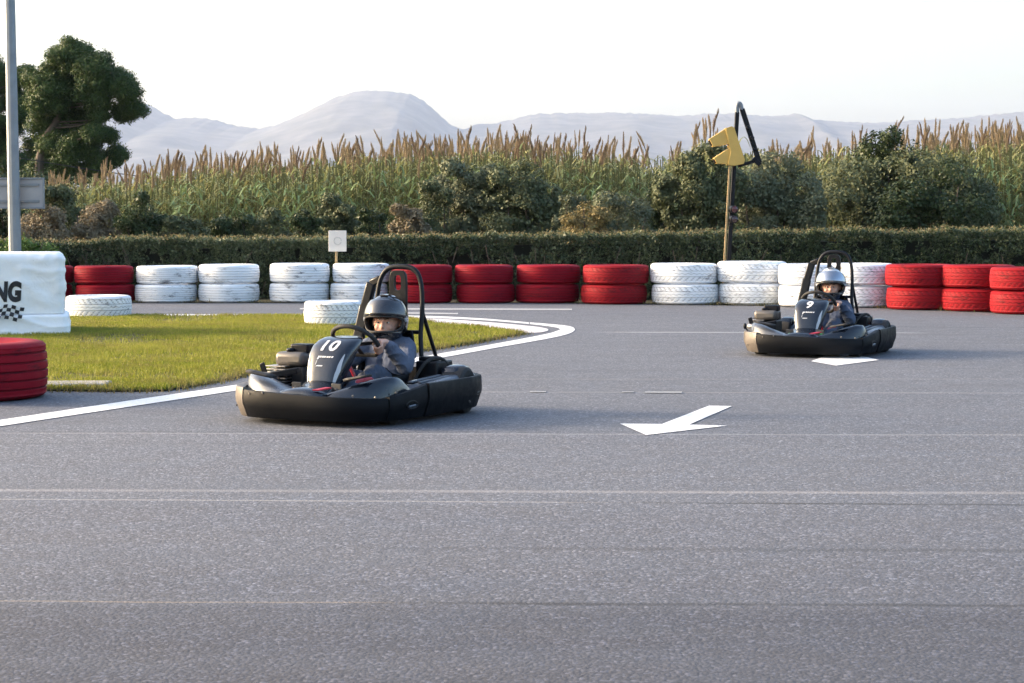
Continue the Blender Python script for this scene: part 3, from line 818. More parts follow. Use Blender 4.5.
# yellow head: slanted body with two hoods pointing left
sig = root
def slab(p, thick, name, mat, par):
    """extruded outline given in pixels"""
    pts = [L(x, y, -.02) for x, y in p]
    m = MB(); m.loft([[q+Vector((0, -thick/2, 0)) for q in pts], [q+Vector((0, thick/2, 0)) for q in pts]])
    return m.build(name, mat, par, smooth=False, bevel=.006)
head = slab([(724.5, 128.5), (731, 126.5), (733.5, 128), (738, 142), (744, 160), (743, 164), (734, 166), (727, 165), (729.5, 152), (727, 140)], .25, 'signal_head', M['yellow'], sig)
for pts in ([(726.3, 127.8), (730.5, 134), (728.5, 144.2), (712.5, 147), (708.6, 139.3)], [(728.5, 148.3), (733.5, 152), (735, 164.6), (716.3, 163.8), (713.2, 158.2)]):
    hd_ = slab(pts, .20, 'hood', M['yellow'], head)
    a_, b_ = L(*pts[3], -.02), L(*pts[4], -.02); c_ = (a_+b_)/2; dz_ = (b_-a_)
    m = MB(); m.beam(a_+dz_*.15+Vector((-.004, 0, 0)), b_-dz_*.15+Vector((-.004, 0, 0)), .15, .02, (1, 0, 0)); m.build('lens', M['lamp_dark'], hd_)

# utility wire
m = MB(); pts = []
for k in range(21):
    t_ = k/20; p = at(20+t_*190, 158+t_*26+2*math.sin(t_*PI), 58+t_*3); pts.append(p)
m.tube(pts, .014, 6); tag(m.build('overhead_cable', M['cable']), 'thin dark overhead cable sloping down beside the pine', 'cable')

# ------------------------------------------------------------------ vegetation
def blob_points(blobs, n, shell=.55):
    """points in a union of ellipsoids, biased to the surface; returns points and outward dirs"""
    vol = np.array([b[3]*b[4]*b[5] for b in blobs])**(2/3); pr = vol/vol.sum()
    idx = rng.choice(len(blobs), n, p=pr); B = np.array(blobs)[idx]
    d = unit(rng.normal(size=(n, 3))); r = 1-np.abs(rng.normal(0, .22, n)); r = np.clip(r, .1, 1.08)
    P = B[:, :3]+d*B[:, 3:6]*r[:, None]*1.04
    return P, d
def shrub(x0, x1, yt, yb, d, mat, label, n=7000, leaf=.07, wild=.18, top_extra=None, stems=True, seed=0, name='shrub', depth=.8):
    a = at(x0, yt, d); b = at(x1, yb, d); w = (b.x-a.x)*1.10; h = a.z*1.13
    cx_ = (a.x+b.x)/2
    root = empty(name, (cx_, d, -.05)); rs = random.Random(seed+int(x0*7+yt))
    blobs = [(0, 0, h*.45, w*.38, w*.36*depth, h*.44)]
    nb = 14+int(w*5)
    for k in range(nb):
        ang = rs.uniform(0, 2*PI); u = rs.uniform(-.42, .42); zz = rs.uniform(.15, .97)
        env = math.sqrt(max(.05, 1-(2*abs(u))**2*.8)); zz = min(zz, env*.98)
        br = rs.uniform(.11, .21)*min(w, h*1.2)
        blobs.append((u*w, rs.uniform(-.36, .36)*w*depth, max(.1, zz*h-br*.6), br, br, br*rs.uniform(.7, 1.0)))
    n = int(n*1.9); leaf *= .70
    P, dr = blob_points(blobs, n)
    P = P+rng.normal(0, leaf*wild*2, P.shape)
    ok = (P[:, 2] > .05) & (P[:, 2] < h*1.05) & (np.abs(P[:, 0]) < w*.53); P, dr = P[ok], dr[ok]
    # drop clumps so gaps show
    g = np.array([mnoise.noise((p[0]*3.3+seed, p[1]*3.3, p[2]*3.3)) for p in P]); keep = g > -.28+rng.normal(0, .06, len(g)); P, dr = P[keep], dr[keep]
    V = leaf_cards(P, leaf*1.15, .55, .25, face=dr)
    poly_mesh('foliage', V, 4, mat, root)
    m = MB()
    for k in range(6):
        e = (rs.uniform(-.32, .32)*w, rs.uniform(-.25, .25)*w*depth, h*rs.uniform(.5, .85)); s0 = (e[0]*.2, e[1]*.2, 0)
        mid_ = (e[0]*.55+rs.uniform(-.1, .1), e[1]*.5, e[2]*.5)
        m.tube(spline([s0, mid_, e], 3), [.035*(1-.8*i/6) for i in range(7)], 6)
    m.build('stem', M['bark'], root)
    return tag(root, label, 'shrub', 'bushes between the hedge and the reeds')
S = shrub
S(292, 322, 206, 246, 32.2, M['shrub_dark'], 'small dark green bush above the hedge, left of the white sign', 5000, .06)
S(314, 360, 198, 246, 32.9, M['shrub_olive'], 'rounded dark olive bush directly behind the small white sign', 8000, .065)
S(356, 392, 207, 246, 32.4, M['shrub_dark'], 'low green bush just right of the small white sign', 6000, .06)
S(386, 428, 204, 246, 31.8, M['shrub_brown'], 'low brownish bush above kart 10 helmet', 7000, .06)
S(412, 456, 184, 246, 33.2, M['shrub_olive'], 'olive bush just left of the tall grey green pair', 6500, .065)
S(434, 502, 162, 246, 33.9, M['shrub_grey'], 'tall grey green bush, left one of the big middle pair', 17000, .075)
S(486, 563, 158, 246, 33.6, M['shrub_olive'], 'tall dark olive bush, right one of the big middle pair', 18000, .075)
S(554, 590, 192, 244, 32.6, M['shrub_grey'], 'small grey bush wedged before the golden tipped bush', 6000, .06)
S(562, 610, 200, 244, 31.6, M['shrub_gold'], 'low golden brown bush catching light above the hedge', 7500, .06)
S(592, 658, 191, 244, 32.0, M['shrub_grey'], 'low wide grey green bush right of the golden bush', 11000, .065)
S(640, 672, 176, 244, 33.3, M['shrub_dark'], 'dark green bush in the gap left of the signal post bush', 7000, .065)
S(660, 740, 148, 242, 32.8, M['shrub_olive'], 'big rounded olive bush directly behind the yellow signal', 20000, .075, depth=.6)
S(730, 816, 160, 242, 33.2, M['shrub_grey'], 'big loose grey green bush right of the signal post', 19000, .075, wild=.4, depth=.6)
S(828, 986, 150, 242, 34.4, M['shrub_olive'], 'widest grey olive bush behind kart 9, right of the signal', 34000, .08, depth=.45)
S(858, 940, 130, 190, 35.2, M['shrub_dark'], 'dark green leafy bush poking out above the widest bush', 15000, .08, depth=.5)
S(880, 978, 168, 240, 33.0, M['shrub_dark'], 'dark bush nestled against the right of the widest bush', 15000, .075, depth=.4)
S(20, 76, 204, 252, 32.2, M['shrub_brown'], 'low brownish bush right beside the grey post', 8500, .065)
S(66, 126, 203, 252, 32.6, M['shrub_brown'], 'second brownish bush, between the post and the dark bush', 9500, .065)
S(118, 168, 199, 252, 32.4, M['shrub_dark'], 'dark green bush left of the green reeds', 8500, .065)
S(38, 84, 188, 240, 35.0, M['shrub_olive'], 'olive bush right of the grey sign board', 8000, .07)
S(-40, 34, 200, 252, 33.5, M['shrub_dark'], 'dark bush at the left edge behind the grey post', 9000, .07)
S(-40, 58, 235, 262, 30.2, M['shrub_green'], 'bright green leafy bush just above the white block', 8000, .07, depth=.3)
S(160, 206, 212, 252, 32.6, M['shrub_olive'], 'low olive bush at the foot of the left reeds', 7000, .065)
S(208, 262, 216, 252, 32.4, M['shrub_dark'], 'low dark bush below the left reeds', 7500, .065)
S(254, 298, 210, 250, 32.8, M['shrub_olive'], 'small olive bush at the reed foot left of the dark one', 6500, .065)
# dry weed in front of the tyres
w = G(697, 302.5); root = empty('weed', (w.x, w.y-.12, 0)); tag(root, 'dry brown weed growing in front of a white tyre stack', 'weed')
P, dr = blob_points([(0, 0, .10, .17, .12, .13), (-.08, 0, .15, .10, .08, .10), (.12, 0, .07, .10, .1, .07)], 1600)
P = P[P[:, 2] > 0]; poly_mesh('foliage', leaf_cards(P, .045, .35, .6), 4, M['dry'], root)
m = MB()
for k in range(9):
    a = random.uniform(0, 6.28); m.tube([(0, 0, 0), (.08*math.cos(a), .06*math.sin(a), .12), (.15*math.cos(a), .1*math.sin(a), .24)], .004, 5)
m.build('stem', M['dry'], root)

# hedge
root = empty('hedge', (0, 30.4, 0)); tag(root, 'long low clipped dark green hedge running behind the tyre wall', 'hedge')
hx0, hx1 = -13.5, 12.5
def hedge_line(x):   # distance and height along the hedge
    px = CX+x/30*F
    yt = np.interp(px, [0, 70, 130, 300, 520, 760, 1024], [243, 242, 239.5, 239.5, 236, 233, 231])
    Y = 30.6+np.interp(px, [0, 512, 1024], [.6, .2, -.6]); return Y, np.array([at(512, y_, Yi).z for y_, Yi in zip(np.atleast_1d(yt), np.atleast_1d(Y))])
n = 235000; X = rng.uniform(hx0, hx1, n); Yc, Hh = hedge_line(X); dep = .85
u = rng.uniform(size=n)
f = np.where(u < .62, 0, np.where(u < .90, 1, 2))
lump = np.array([mnoise.noise((x*1.1, 0, 1))*.05+mnoise.noise((x*4.5, 3, 1))*.05 for x in X])
zz = np.where(f == 1, Hh+lump+rng.normal(0, .025, n)-np.abs(rng.normal(0, .03, n)), rng.uniform(0, 1, n)*(Hh+lump))
yy = np.where(f == 0, Yc-dep/2+np.abs(rng.normal(0, .09, n)), np.where(f == 2, Yc+dep/2-np.abs(rng.normal(0, .06, n)), Yc+rng.uniform(-.5, .5, n)*dep))
rough = np.array([mnoise.noise((a*3.1, b*3.1, 7))*.07+mnoise.noise((a*9, b*9, 2))*.05 for a, b in zip(X, zz)])
yy = np.where(f == 0, yy+rough, yy)
gap = np.array([mnoise.noise((a*2.6, b*4.2, 11))+.7*mnoise.noise((a*8, b*9, 4)) for a, b in zip(X, zz)]); P = np.stack([X, yy-30.4, zz], 1); kp = (gap > -.30+rng.normal(0, .1, n)) | (f == 1); P = P[kp]; f = f[kp]; n = len(P)
sprout = rng.uniform(size=n) < .012; P[sprout & (f == 1), 2] += rng.uniform(0, .09, (sprout & (f == 1)).sum())
poly_mesh('foliage', leaf_cards(P, .05, .45, .3), 4, M['hedge'], root)
tp_ = P[f == 1]; tp_ = tp_[rng.uniform(size=len(tp_)) < .24]+np.array([0, 0, .035]); poly_mesh('sunlit_tips', leaf_cards(tp_, .045, .3, .9), 4, M['tips'], root)  # tan leaf layer added as the sunlit top of the hedge
m = MB(); N = 60; rings = []
for x in np.linspace(hx0+.15, hx1-.15, N):
    Y, H = hedge_line(np.array([x])); Y = float(Y[0])-30.4; H = float(H[0])
    rings.append([Vector((x, Y-.02, 0)), Vector((x, Y+.27, 0)), Vector((x, Y+.27, H-.14)), Vector((x, Y-.02, H-.14))])
m.loft(rings); m.build('dark_core', M['hedge_core'], root)  # solid near-black core added so gaps between leaves look deep and shaded
m = MB()
for k in range(150):
    x = random.uniform(hx0, hx1); Y, H = hedge_line(np.array([x])); y0 = float(Y[0])-30.4-.4; h = float(H[0])
    z0 = random.uniform(0, h*.6); m.tube([(x, y0-.02, z0), (x+random.uniform(-.12, .12), y0-.05, z0+random.uniform(.12, .33))], .006, 5)
tw = m.build('bare_twig', M['bark'], root); tw['kind'] = 'stuff'

# reeds: leafy mass
top_px = np.array([(-200, 200), (60, 196), (100, 190), (150, 184), (210, 176), (300, 172), (360, 164), (430, 160), (520, 158), (600, 163), (650, 172), (690, 160), (720, 150), (770, 166), (830, 162), (900, 156), (960, 152), (1024, 150), (1200, 150)])
def reed_mass(name, n, dmin, dmax, mat, lf, drop, seed):
    Y = rng.uniform(dmin, dmax, n); px = rng.uniform(-330, 1260, n)
    X = (px-CX)/F*Y; yt = np.interp(px, top_px[:, 0], top_px[:, 1])+rng.normal(0, 6, n)+drop
    H = CAMH+(HOR-yt)/F*Y; H = np.maximum(H, .8)
    kl = lf; NN = n*kl
    zz = np.repeat(H, kl)*rng.uniform(.18, 1.0, NN)
    bx = np.repeat(X, kl)+rng.normal(0, .03, NN); by = np.repeat(Y, kl)+rng.normal(0, .03, NN)
    a = rng.uniform(0, 2*PI, NN); ln = rng.uniform(.25, .62, NN)
    d = np.stack([np.cos(a), np.sin(a)], 1); K = 5; C = np.zeros((NN, K, 3)); Wd = np.zeros((NN, K, 3))
    up0 = rng.uniform(.5, 1.5, NN); 
    for k in range(K):
        t_ = k/(K-1); r = ln*t_*.75; 
        C[:, k, 0] = bx+d[:, 0]*r; C[:, k, 1] = by+d[:, 1]*r; C[:, k, 2] = np.maximum(.02, zz+ln*(up0*t_-1.15*up0*t_*t_*.9))
        wv = .017*(1-t_)**.7+.001; Wd[:, k, 0] = -d[:, 1]*wv; Wd[:, k, 1] = d[:, 0]*wv; Wd[:, k, 2] = rng.uniform(-.4, .4, NN)*wv
    o = grid_ribbon_mesh(name, C, Wd, mat); tag(o, kind='stuff')
    return X, Y, H
X, Y, H = reed_mass('reed_foliage', 7000, 35.5, 44, M['reed_leaf'], 9, 4, 1)
reed_mass('reed_foliage', 3500, 34.6, 42, M['reed_green'], 8, 17, 2)
n = len(X); C = np.zeros((n, 3, 3)); Wd = np.zeros((n, 3, 3)); lx_ = rng.normal(0, .05, n)
for k in range(3):
    C[:, k, 0] = X+lx_*k; C[:, k, 1] = Y; C[:, k, 2] = H*k/2*1.02; Wd[:, k, 0] = .009
o = grid_ribbon_mesh('reed_stalks', C, Wd, M['stalk']); tag(o, kind='stuff')

# plumed reeds: individuals
def plume_mesh(seed, dark):
    rs = np.random.default_rng(seed); P = []; mi = []
    ph = rs.uniform(.30, .46); bend = rs.uniform(-.10, .10)
    # feathery plume, spindle shaped, built of fine strokes
    nst = 210
    for k in range(nst):
        t_ = rs.uniform(0, 1)**.9; rad = .043*(math.sin(PI*min(1, t_*.86+.1)))**.8*(1.05-.55*t_)+.004
        a = rs.uniform(0, 2*PI); rr = rad*rs.uniform(.1, 1)
        b = np.array([rr*.45*math.cos(a)+bend*t_*t_, rr*.45*math.sin(a), -ph+ph*t_])
        e = b+np.array([rr*.8*math.cos(a)+rs.normal(0, .006), rr*.8*math.sin(a), rs.uniform(.05, .10)])
        w = np.array([-math.sin(a), math.cos(a), rs.normal(0, .3)])*.0065
        P += [b-w*.5, b+w*.5, e+w*.3, e-w*.3]; mi.append(0)
    # stalk 2 m, origin at the tip
    for k in range(6):
        z0, z1 = -ph+.03-.33*k, -ph+.03-.33*(k+1)
        for a in (0, PI/2):
            w = np.array([math.cos(a), math.sin(a), 0])*.008; sh = np.array([0, 0, 0])
            P += [np.array([0, 0, z0])-w, np.array([0, 0, z0])+w, np.array([0, 0, z1])+w, np.array([0, 0, z1])-w]; mi.append(1)
    for k in range(7):   # leaves on the stalk
        z = -ph-.08-rs.uniform(0, .9); a = rs.uniform(0, 2*PI); l = rs.uniform(.25, .5); d = np.array([math.cos(a), math.sin(a), 0]); w = np.array([-d[1], d[0], .2])*.015
        prev = np.array([0, 0, z])
        for s_ in range(1, 4):
            t_ = s_/3; cur = np.array([0, 0, z])+d*l*t_*.8+np.array([0, 0, l*(.9*t_-1.0*t_*t_)])
            P += [prev-w*(1-t_+.33), prev+w*(1-t_+.33), cur+w*(1-t_), cur-w*(1-t_)]; mi.append(2); prev = cur
    me_o = poly_mesh('plumed_reed', np.array(P), 4, [M['plume_dark'] if dark else M['plume'], M['stalk'], M['reed_leaf']], mats_idx=mi)
    me = me_o.data; bpy.data.objects.remove(me_o); return me
PM = [plume_mesh(k, k % 3 == 1) for k in range(9)]
tips = []
def scatter(x0, x1, n, ya, yb, jit):
    for k in range(n):
        x = random.uniform(x0, x1); t_ = (x-x0)/(x1-x0); tips.append((x, ya+(yb-ya)*t_+random.gauss(0, jit)))
scatter(48, 110, 14, 178, 172, 4); scatter(100, 200, 34, 172, 160, 5); scatter(200, 310, 44, 159, 154, 5.5); scatter(310, 400, 38, 152, 145, 6)
scatter(400, 480, 40, 145, 141, 6); scatter(480, 560, 42, 142, 138, 6); scatter(556, 640, 34, 144, 150, 6.5); scatter(640, 690, 6, 153, 148, 4)
scatter(686, 716, 5, 126, 118, 4); scatter(768, 835, 24, 148, 142, 5); scatter(828, 905, 9, 137, 128, 5); scatter(905, 1024, 52, 132, 130, 6); scatter(1024, 1060, 8, 130, 128, 5)
random.shuffle(tips)
for i, (px, py) in enumerate(tips[:300]):
    Y = random.uniform(35.2, 39.5); p = at(px, py, Y)
    o = link('plumed_reed', PM[i % len(PM)]); sc_ = random.uniform(.75, 1.15)*Y/38
    o.location = p; o.scale = (sc_*random.uniform(.9, 1.15), sc_, sc_); o.rotation_euler = (random.gauss(0, .05), random.gauss(.03, .10)+(random.choice((-.5, .45)) if random.random() < .06 else 0), random.uniform(-.5, .5))
    tag(o, 'brown feathery plume on a tall reed above the reed bed', 'reed', 'plumed reeds standing above the reed bed')
# the rest of the plumes stand farther back and lower: one mass
PV = []
for me in PM:
    co = np.empty(len(me.vertices)*3, np.float32); me.vertices.foreach_get('co', co); mi = np.empty(len(me.polygons), np.int32); me.polygons.foreach_get('material_index', mi); PV.append((co.reshape(-1, 3), mi))
VV, MI = [], []
extra = tips[300:]+[(x+random.gauss(0, 4), y+abs(random.gauss(7, 5))) for (x, y) in tips for _ in (0, 1)]
for i, (px, py) in enumerate(extra):
    Y = random.uniform(39.5, 44); p = at(px, py, Y); k = random.uniform(.7, 1.05)*Y/38; co, mi = PV[i % len(PV)]
    tx, ty, rz = random.gauss(.02, .12), random.gauss(0, .05), random.uniform(-3, 3)
    q = co*k; q = np.stack([q[:, 0]*math.cos(rz)-q[:, 1]*math.sin(rz), q[:, 0]*math.sin(rz)+q[:, 1]*math.cos(rz), q[:, 2]], 1)
    q[:, 0] += q[:, 2]*tx; q[:, 1] += q[:, 2]*ty; VV.append(q+np.array(p)); MI.append(mi)
o = poly_mesh('reed_plumes', np.concatenate(VV), 4, [M['plume'], M['stalk'], M['reed_leaf']], mats_idx=np.concatenate(MI)); o['kind'] = 'stuff'

# pine trees
def pine(name, d, clumps, trunk, label, n_tuft, seed):
    rs = random.Random(seed); x0 = at(trunk[0][0], 220, d).x
    root = empty(name, (x0, d, -.05)); o3 = Vector((x0, d, -.05))
    m = MB(); tr = [at(px, py, d)-o3 for px, py in trunk]; tr[0].z = 0
    tr = spline(tr, 5); m.tube(tr, [.16*(1-.65*i/(len(tr)-1)) for i in range(len(tr))], 9); m.build('trunk', M['bark'], root)
    m = MB(); blobs = []
    for (px, py, rx_, ry_) in clumps:
        c = at(px, py, d)-o3; k = d/F; depth = rs.uniform(-.55, .55)*1.4
        c.y += depth
        blobs.append((c.x, c.y, c.z, rx_*k, (rx_+ry_)/2*k*1.1, ry_*k))
        # limb
        j = min(range(len(tr)), key=lambda q: (tr[q]-c).length+max(0, tr[q].z-c.z+.3)*3); s0 = tr[j]
        mid_ = s0.lerp(c, .5)+Vector((rs.uniform(-.15, .15), rs.uniform(-.1, .1), -.12))
        m.tube(spline([s0, mid_, c], 4), [.030*(1-.75*i/8) for i in range(9)], 6)
    m.build('limb', M['bark'], root)
    # sub clumps on each clump
    sub = []
    for b in blobs:
        sub.append((b[0], b[1], b[2], b[3]*.85, b[4]*.85, b[5]*.85))
        nsub = max(10, int(60*(b[3]*b[5])))
        for k in range(nsub):
            dd = Vector((rs.gauss(0, 1), rs.gauss(0, 1), rs.gauss(.15, 1))).normalized(); r = rs.uniform(.35, 1.02)
            s_ = rs.uniform(.13, .26)
            sub.append((b[0]+dd.x*b[3]*r, b[1]+dd.y*b[4]*r, b[2]+dd.z*b[5]*r, s_*1.15, s_*1.15, s_*.8))
    P, dr = blob_points(sub, n_tuft)
    P = P+rng.normal(0, .05, P.shape)
    V = leaf_cards(P, .125, .24, .5, face=dr)
    poly_mesh('crown', V, 4, M['pine'], root)
    return tag(root, label, 'tree', 'pines behind the reeds at left')
pine('pine_tree', 60.0, [(78, 58, 26, 17), (60, 72, 24, 20), (98, 72, 22, 20), (52, 95, 20, 22), (76, 92, 26, 22), (102, 96, 18, 20), (122, 84, 17, 15), (132, 94, 12, 14), (136, 110, 10, 8), (126, 113, 8, 6), (44, 116, 16, 20), (64, 122, 18, 16), (84, 118, 14, 12), (100, 116, 8, 7),
     (50, 146, 16, 18), (72, 150, 18, 18), (88, 148, 16, 14), (106, 160, 13, 8), (96, 168, 14, 8), (112, 152, 6, 5), (64, 172, 20, 14), (36, 90, 12, 22), (40, 168, 14, 18), (86, 172, 12, 10), (108, 136, 6, 4), (98, 134, 5, 4)],
     [(40, 205), (39, 175), (42, 150), (45, 138), (54, 125), (62, 108), (74, 85), (80, 65)], 'large dark green pine with irregular rounded crown at left', 190000, 3)
pine('pine_tree', 64.0, [(-10, 70, 18, 22), (2, 92, 13, 22), (-4, 120, 14, 20), (8, 128, 10, 14), (4, 150, 14, 18), (-14, 150, 16, 22), (14, 162, 12, 14), (22, 118, 9, 14), (24, 76, 8, 10), (24, 100, 10, 12), (26, 150, 10, 16), (8, 176, 18, 12), (28, 176, 12, 10), (-30, 90, 20, 30), (-34, 130, 20, 30)],
     [(-18, 205), (-16, 170), (-10, 130), (-8, 90), (-8, 70)], 'dark pine cut off by the left edge, behind the grey post', 110000, 5)
# low far scrub behind the reeds at left
shrub(-60, 120, 178, 236, 52, M['shrub_dark'], 'dark low scrub below the pines behind the reeds', 12000, .12, depth=.3, name='shrub')

# ------------------------------------------------------------------ go-karts
YAW = -27.0
def kart_parts(root):
    P = {}
    # chassis
    m = MB(); m.box((0, -.22, .052), (.56, .86, .012)); P['floor'] = m.build('floor_tray', M['dark_metal'], root, bevel=.004)
    m = MB()
    for s in (-1, 1):
        m.tube(spline([(s*.20, -.72, .085), (s*.24, -.5, .08), (s*.30, -.2, .078), (s*.31, .2, .078), (s*.29, .70, .085)], 4), .016, 8)
    for y in (-.66, -.2, .35, .68): m.tube([(-.30, y, .08), (.30, y, .08)], .014, 8)
    for s in (-1, 1): m.tube([(s*.30, .05, .08), (s*.56, .05, .11), (s*.56, .32, .11), (s*.30, .32, .08)], .012, 8)
    m.build('chassis_frame', M['steel_black'], root)
    # wheels
    for (x, y, r, w) in ((-.46, -.46, .125, .12), (.46, -.46, .125, .12), (-.49, .50, .138, .17), (.49, .50, .138, .17)):
        m = MB(); h = w/2
        prof = [(.062, -h*.8), (.085, -h*.95), (r-.02, -h), (r-.004, -h*.86), (r, -h*.5), (r, h*.5), (r-.004, h*.86), (r-.02, h), (.085, h*.95), (.062, h*.8)]
        rings = [[Vector((x+zz, y+rr*math.cos(a), r+rr*math.sin(a))) for a in [2*PI*k/36 for k in range(36)]] for rr, zz in prof]
        rings.append(rings[0]); m.loft(rings, cap=False)
        wh = m.build('wheel', M['rubber'], root)
        m = MB(); m.cyl((x-h*.5, y, r), (x+h*.5, y, r), .064, .064, 24); m.cyl((x-h*.62, y, r), (x+h*.62, y, r), .028, .028, 16)
        m.build('rim', M['dark_metal'], wh)
    m = MB(); m.cyl((-.48, .50, .138), (.48, .50, .138), .018); m.build('rear_axle', M['metal'], root)
    m = MB(); m.cyl((-.44, -.46, .125), (-.24, -.44, .10), .012); m.cyl((.44, -.46, .125), (.24, -.44, .10), .012); m.build('front_axle', M['metal'], root)
    # wraparound bumper: rounded path, bulged profile
    A, B = .635, .875
    def path(th):
        c, s = math.cos(th), math.sin(th); e = 2/(3.4 if s < 0 else 4.6)
        x = A*math.copysign(abs(c)**e, c); y = B*math.copysign(abs(s)**e, s); return Vector((x, y*(.92 if s > 0 else 1.0), 0))
    def seg(name, t0, t1, z_add, mat, tall=1.0, out=0.0, n=40):
        m = MB(); rings = []
        pts = [path(R(t0+(t1-t0)*i/n)) for i in range(n+1)]
        # even arc-length resample
        acc = [0]
        for i in range(n): acc.append(acc[-1]+(pts[i+1]-pts[i]).length)
        res = []
        for i in range(n+1):
            s = acc[-1]*i/n; j = max(k for k in range(n+1) if acc[k] <= s+1e-9); j = min(j, n-1)
            f = (s-acc[j])/max(1e-9, acc[j+1]-acc[j]); res.append(pts[j].lerp(pts[j+1], f))
        for i, p in enumerate(res):
            tg = (res[min(i+1, n)]-res[max(i-1, 0)]).normalized(); nr = Vector((tg.y, -tg.x, 0))
            if nr.dot(p) < 0: nr = -nr
            t_ = i/n; za = z_add(t_) if callable(z_add) else z_add
            ez = min(1, t_*n/1.2, (1-t_)*n/1.2); ez = .82+.18*ez
            prof = [(-.06, .036), (-.026, .034), (-.020, .039), (.006, .100), (.012, .112), (.015, .142), (.012, .192), (.007, .201), (-.006, .204), (-.05, .194)]
            ring = [p+nr*((o_+out)*1.0)+Vector((0, 0, .0+(.042+(z_-.042)*tall*1.0+za*(z_-.03)/.17))) for o_, z_ in prof]
            rings.append(ring)
        m.loft(rings); return m.build(name, mat, root, angle=32)
    fb = seg('front_bumper', -117, -36, lambda t: -.008-.030*t, M['bumper'], .98)
    P['front_bumper'] = fb
    sl_ = seg('side_bumper', -35.4, -7, lambda t: -.034+.05*t, M['bumper'], 1.0, .004, 26)
    sr_ = seg('side_bumper', -144.6, -117.6, 0.0, M['engine_side'], 1.0, .004, 20)
    sl2 = seg('side_bumper', -195, -145.2, lambda t: .02*(1-t), M['engine_side'], 1.0, .006, 30)
    rb = seg('rear_bumper', -6.4, 164.4, lambda t: .018, M['bumper'], 1.02, .012, 70)
    # slots moulded in the bumper
    def slot(th, z, L_, par, mat2='silver'):
        p = path(R(th)); q = path(R(th+1)); tg = (q-p).normalized(); nr = Vector((tg.y, -tg.x, 0))
        if nr.dot(p) < 0: nr = -nr
        m = MB(); c = p+nr*.020+Vector((0, 0, z)); ring = []
        for k in range(25):
            a = 2*PI*k/24; ring.append(c+tg*math.cos(a)*L_+Vector((0, 0, .022*math.copysign(abs(math.sin(a))**.8, math.sin(a))))-nr*.004)
        m.tube(ring[:-1], .0055, 6, closed=True); sb = m.build('slot_rim', M['black_plastic'], par)
        m = MB(); m.loft([[v-nr*.012 for v in ring[:-1]], [v-nr*.001 for v in ring[:-1]]]); m.build('slot', M['rubber'], par)
        m = MB(); m.tube([c-tg*L_*.6-Vector((0, 0, .008))-nr*.002, c+tg*L_*.6-Vector((0, 0, .004))-nr*.002], .007, 6); m.build('slot_lip', M['grey_plastic'], par)
    slot(-18, .115, .06, sl_); slot(22, .135, .055, rb); slot(-163, .145, .05, sl2)
    for th, z in ((-110, .17), (-100, .18), (-62, .18), (-46, .17), (-30, .19), (0, .21), (14, .21), (-134, .17), (-134, .09), (10, .08), (34, .2)):
        p = path(R(th)); q = path(R(th+1)); tg = (q-p).normalized(); nr = Vector((tg.y, -tg.x, 0))
        if nr.dot(p) < 0: nr = -nr
        c = p+nr*.009+Vector((0, 0, z)); m = MB(); m.cyl(c, c+nr*.008, .008, .006, 8); m.build('bolt', M['dark_tank'], root)
    # front fenders, low at the nose and rising outwards
    for s in (-1, 1):
        m = MB(); rings = []
        st = [(.085, .165, -.77, -.36), (.14, .178, -.77, -.34), (.22, .200, -.76, -.30), (.32, .228, -.735, -.26), (.42, .258, -.69, -.23), (.49, .272, -.635, -.21), (.535, .268, -.58, -.21), (.554, .24, -.55, -.22), (.566, .17, -.52, -.26)]
        for (x, zt, yf, yb) in st:
            ring = []; n = 18
            for k in range(n+1):
                t_ = k/n; y = yf+(yb-yf)*t_
                z = .135+(zt-.135)*max(0, math.sin(PI*min(1, t_**.5)))**.8 if t_ < 1 else .135
                ring.append(Vector((s*x, y, z)))
            ring.append(Vector((s*x, yb+.004, .12))); ring.append(Vector((s*x, yf-.002, .12)))
            if s < 0: ring.reverse()
            rings.append(ring)
        m.loft(rings); fd = m.build('front_fender', M['body'] if s > 0 else M['grey_plastic'], root, angle=50)
        P['fender%d' % s] = fd
        # moulded scoop line on top
        m = MB(); m.loft([[Vector((s*(.27+.18*u), -.70-.03*u+.09*v, .262+.03*u-.016*abs(v-.5))) for v in (0, .33, .66, 1)] for u in (0, .25, .5, .75, 1)], closed=False)
        m.build('scoop', M['rubber'], fd, solid=.012)
    # centre lower fairing under the nose
    m = MB(); rings = []
    for (y, z, w) in ((-.835, .175, .16), (-.78, .20, .17), (-.68, .20, .165), (-.58, .215, .15), (-.50, .24, .14)):
        rings.append([Vector((w*u, y, z-.03*abs(u)**2.5)) for u in [-1+k/8 for k in range(17)]])
    m.loft(rings, closed=False); m.build('front_fairing', M['body'], root, solid=.014)
    for s in (1,):
        m = MB(); m.loft([[Vector((s*.10, -.80, .198)), Vector((s*.135, -.79, .196)), Vector((s*.20, -.73, .208)), Vector((s*.16, -.73, .208))], [Vector((s*.10, -.80, .205)), Vector((s*.135, -.79, .203)), Vector((s*.20, -.73, .216)), Vector((s*.16, -.73, .216))]])
        m.build('red_trim', M['red_metal'], root)
    # nose panel
    m = MB(); rings = []
    secs = [(.13, .105, -.625, -.46), (.20, .118, -.61, -.44), (.27, .134, -.585, -.40), (.33, .150, -.55, -.36), (.385, .160, -.51, -.32), (.425, .160, -.465, -.27), (.452, .148, -.41, -.22), (.468, .128, -.35, -.19), (.472, .095, -.30, -.17), (.470, .05, -.26, -.17)]
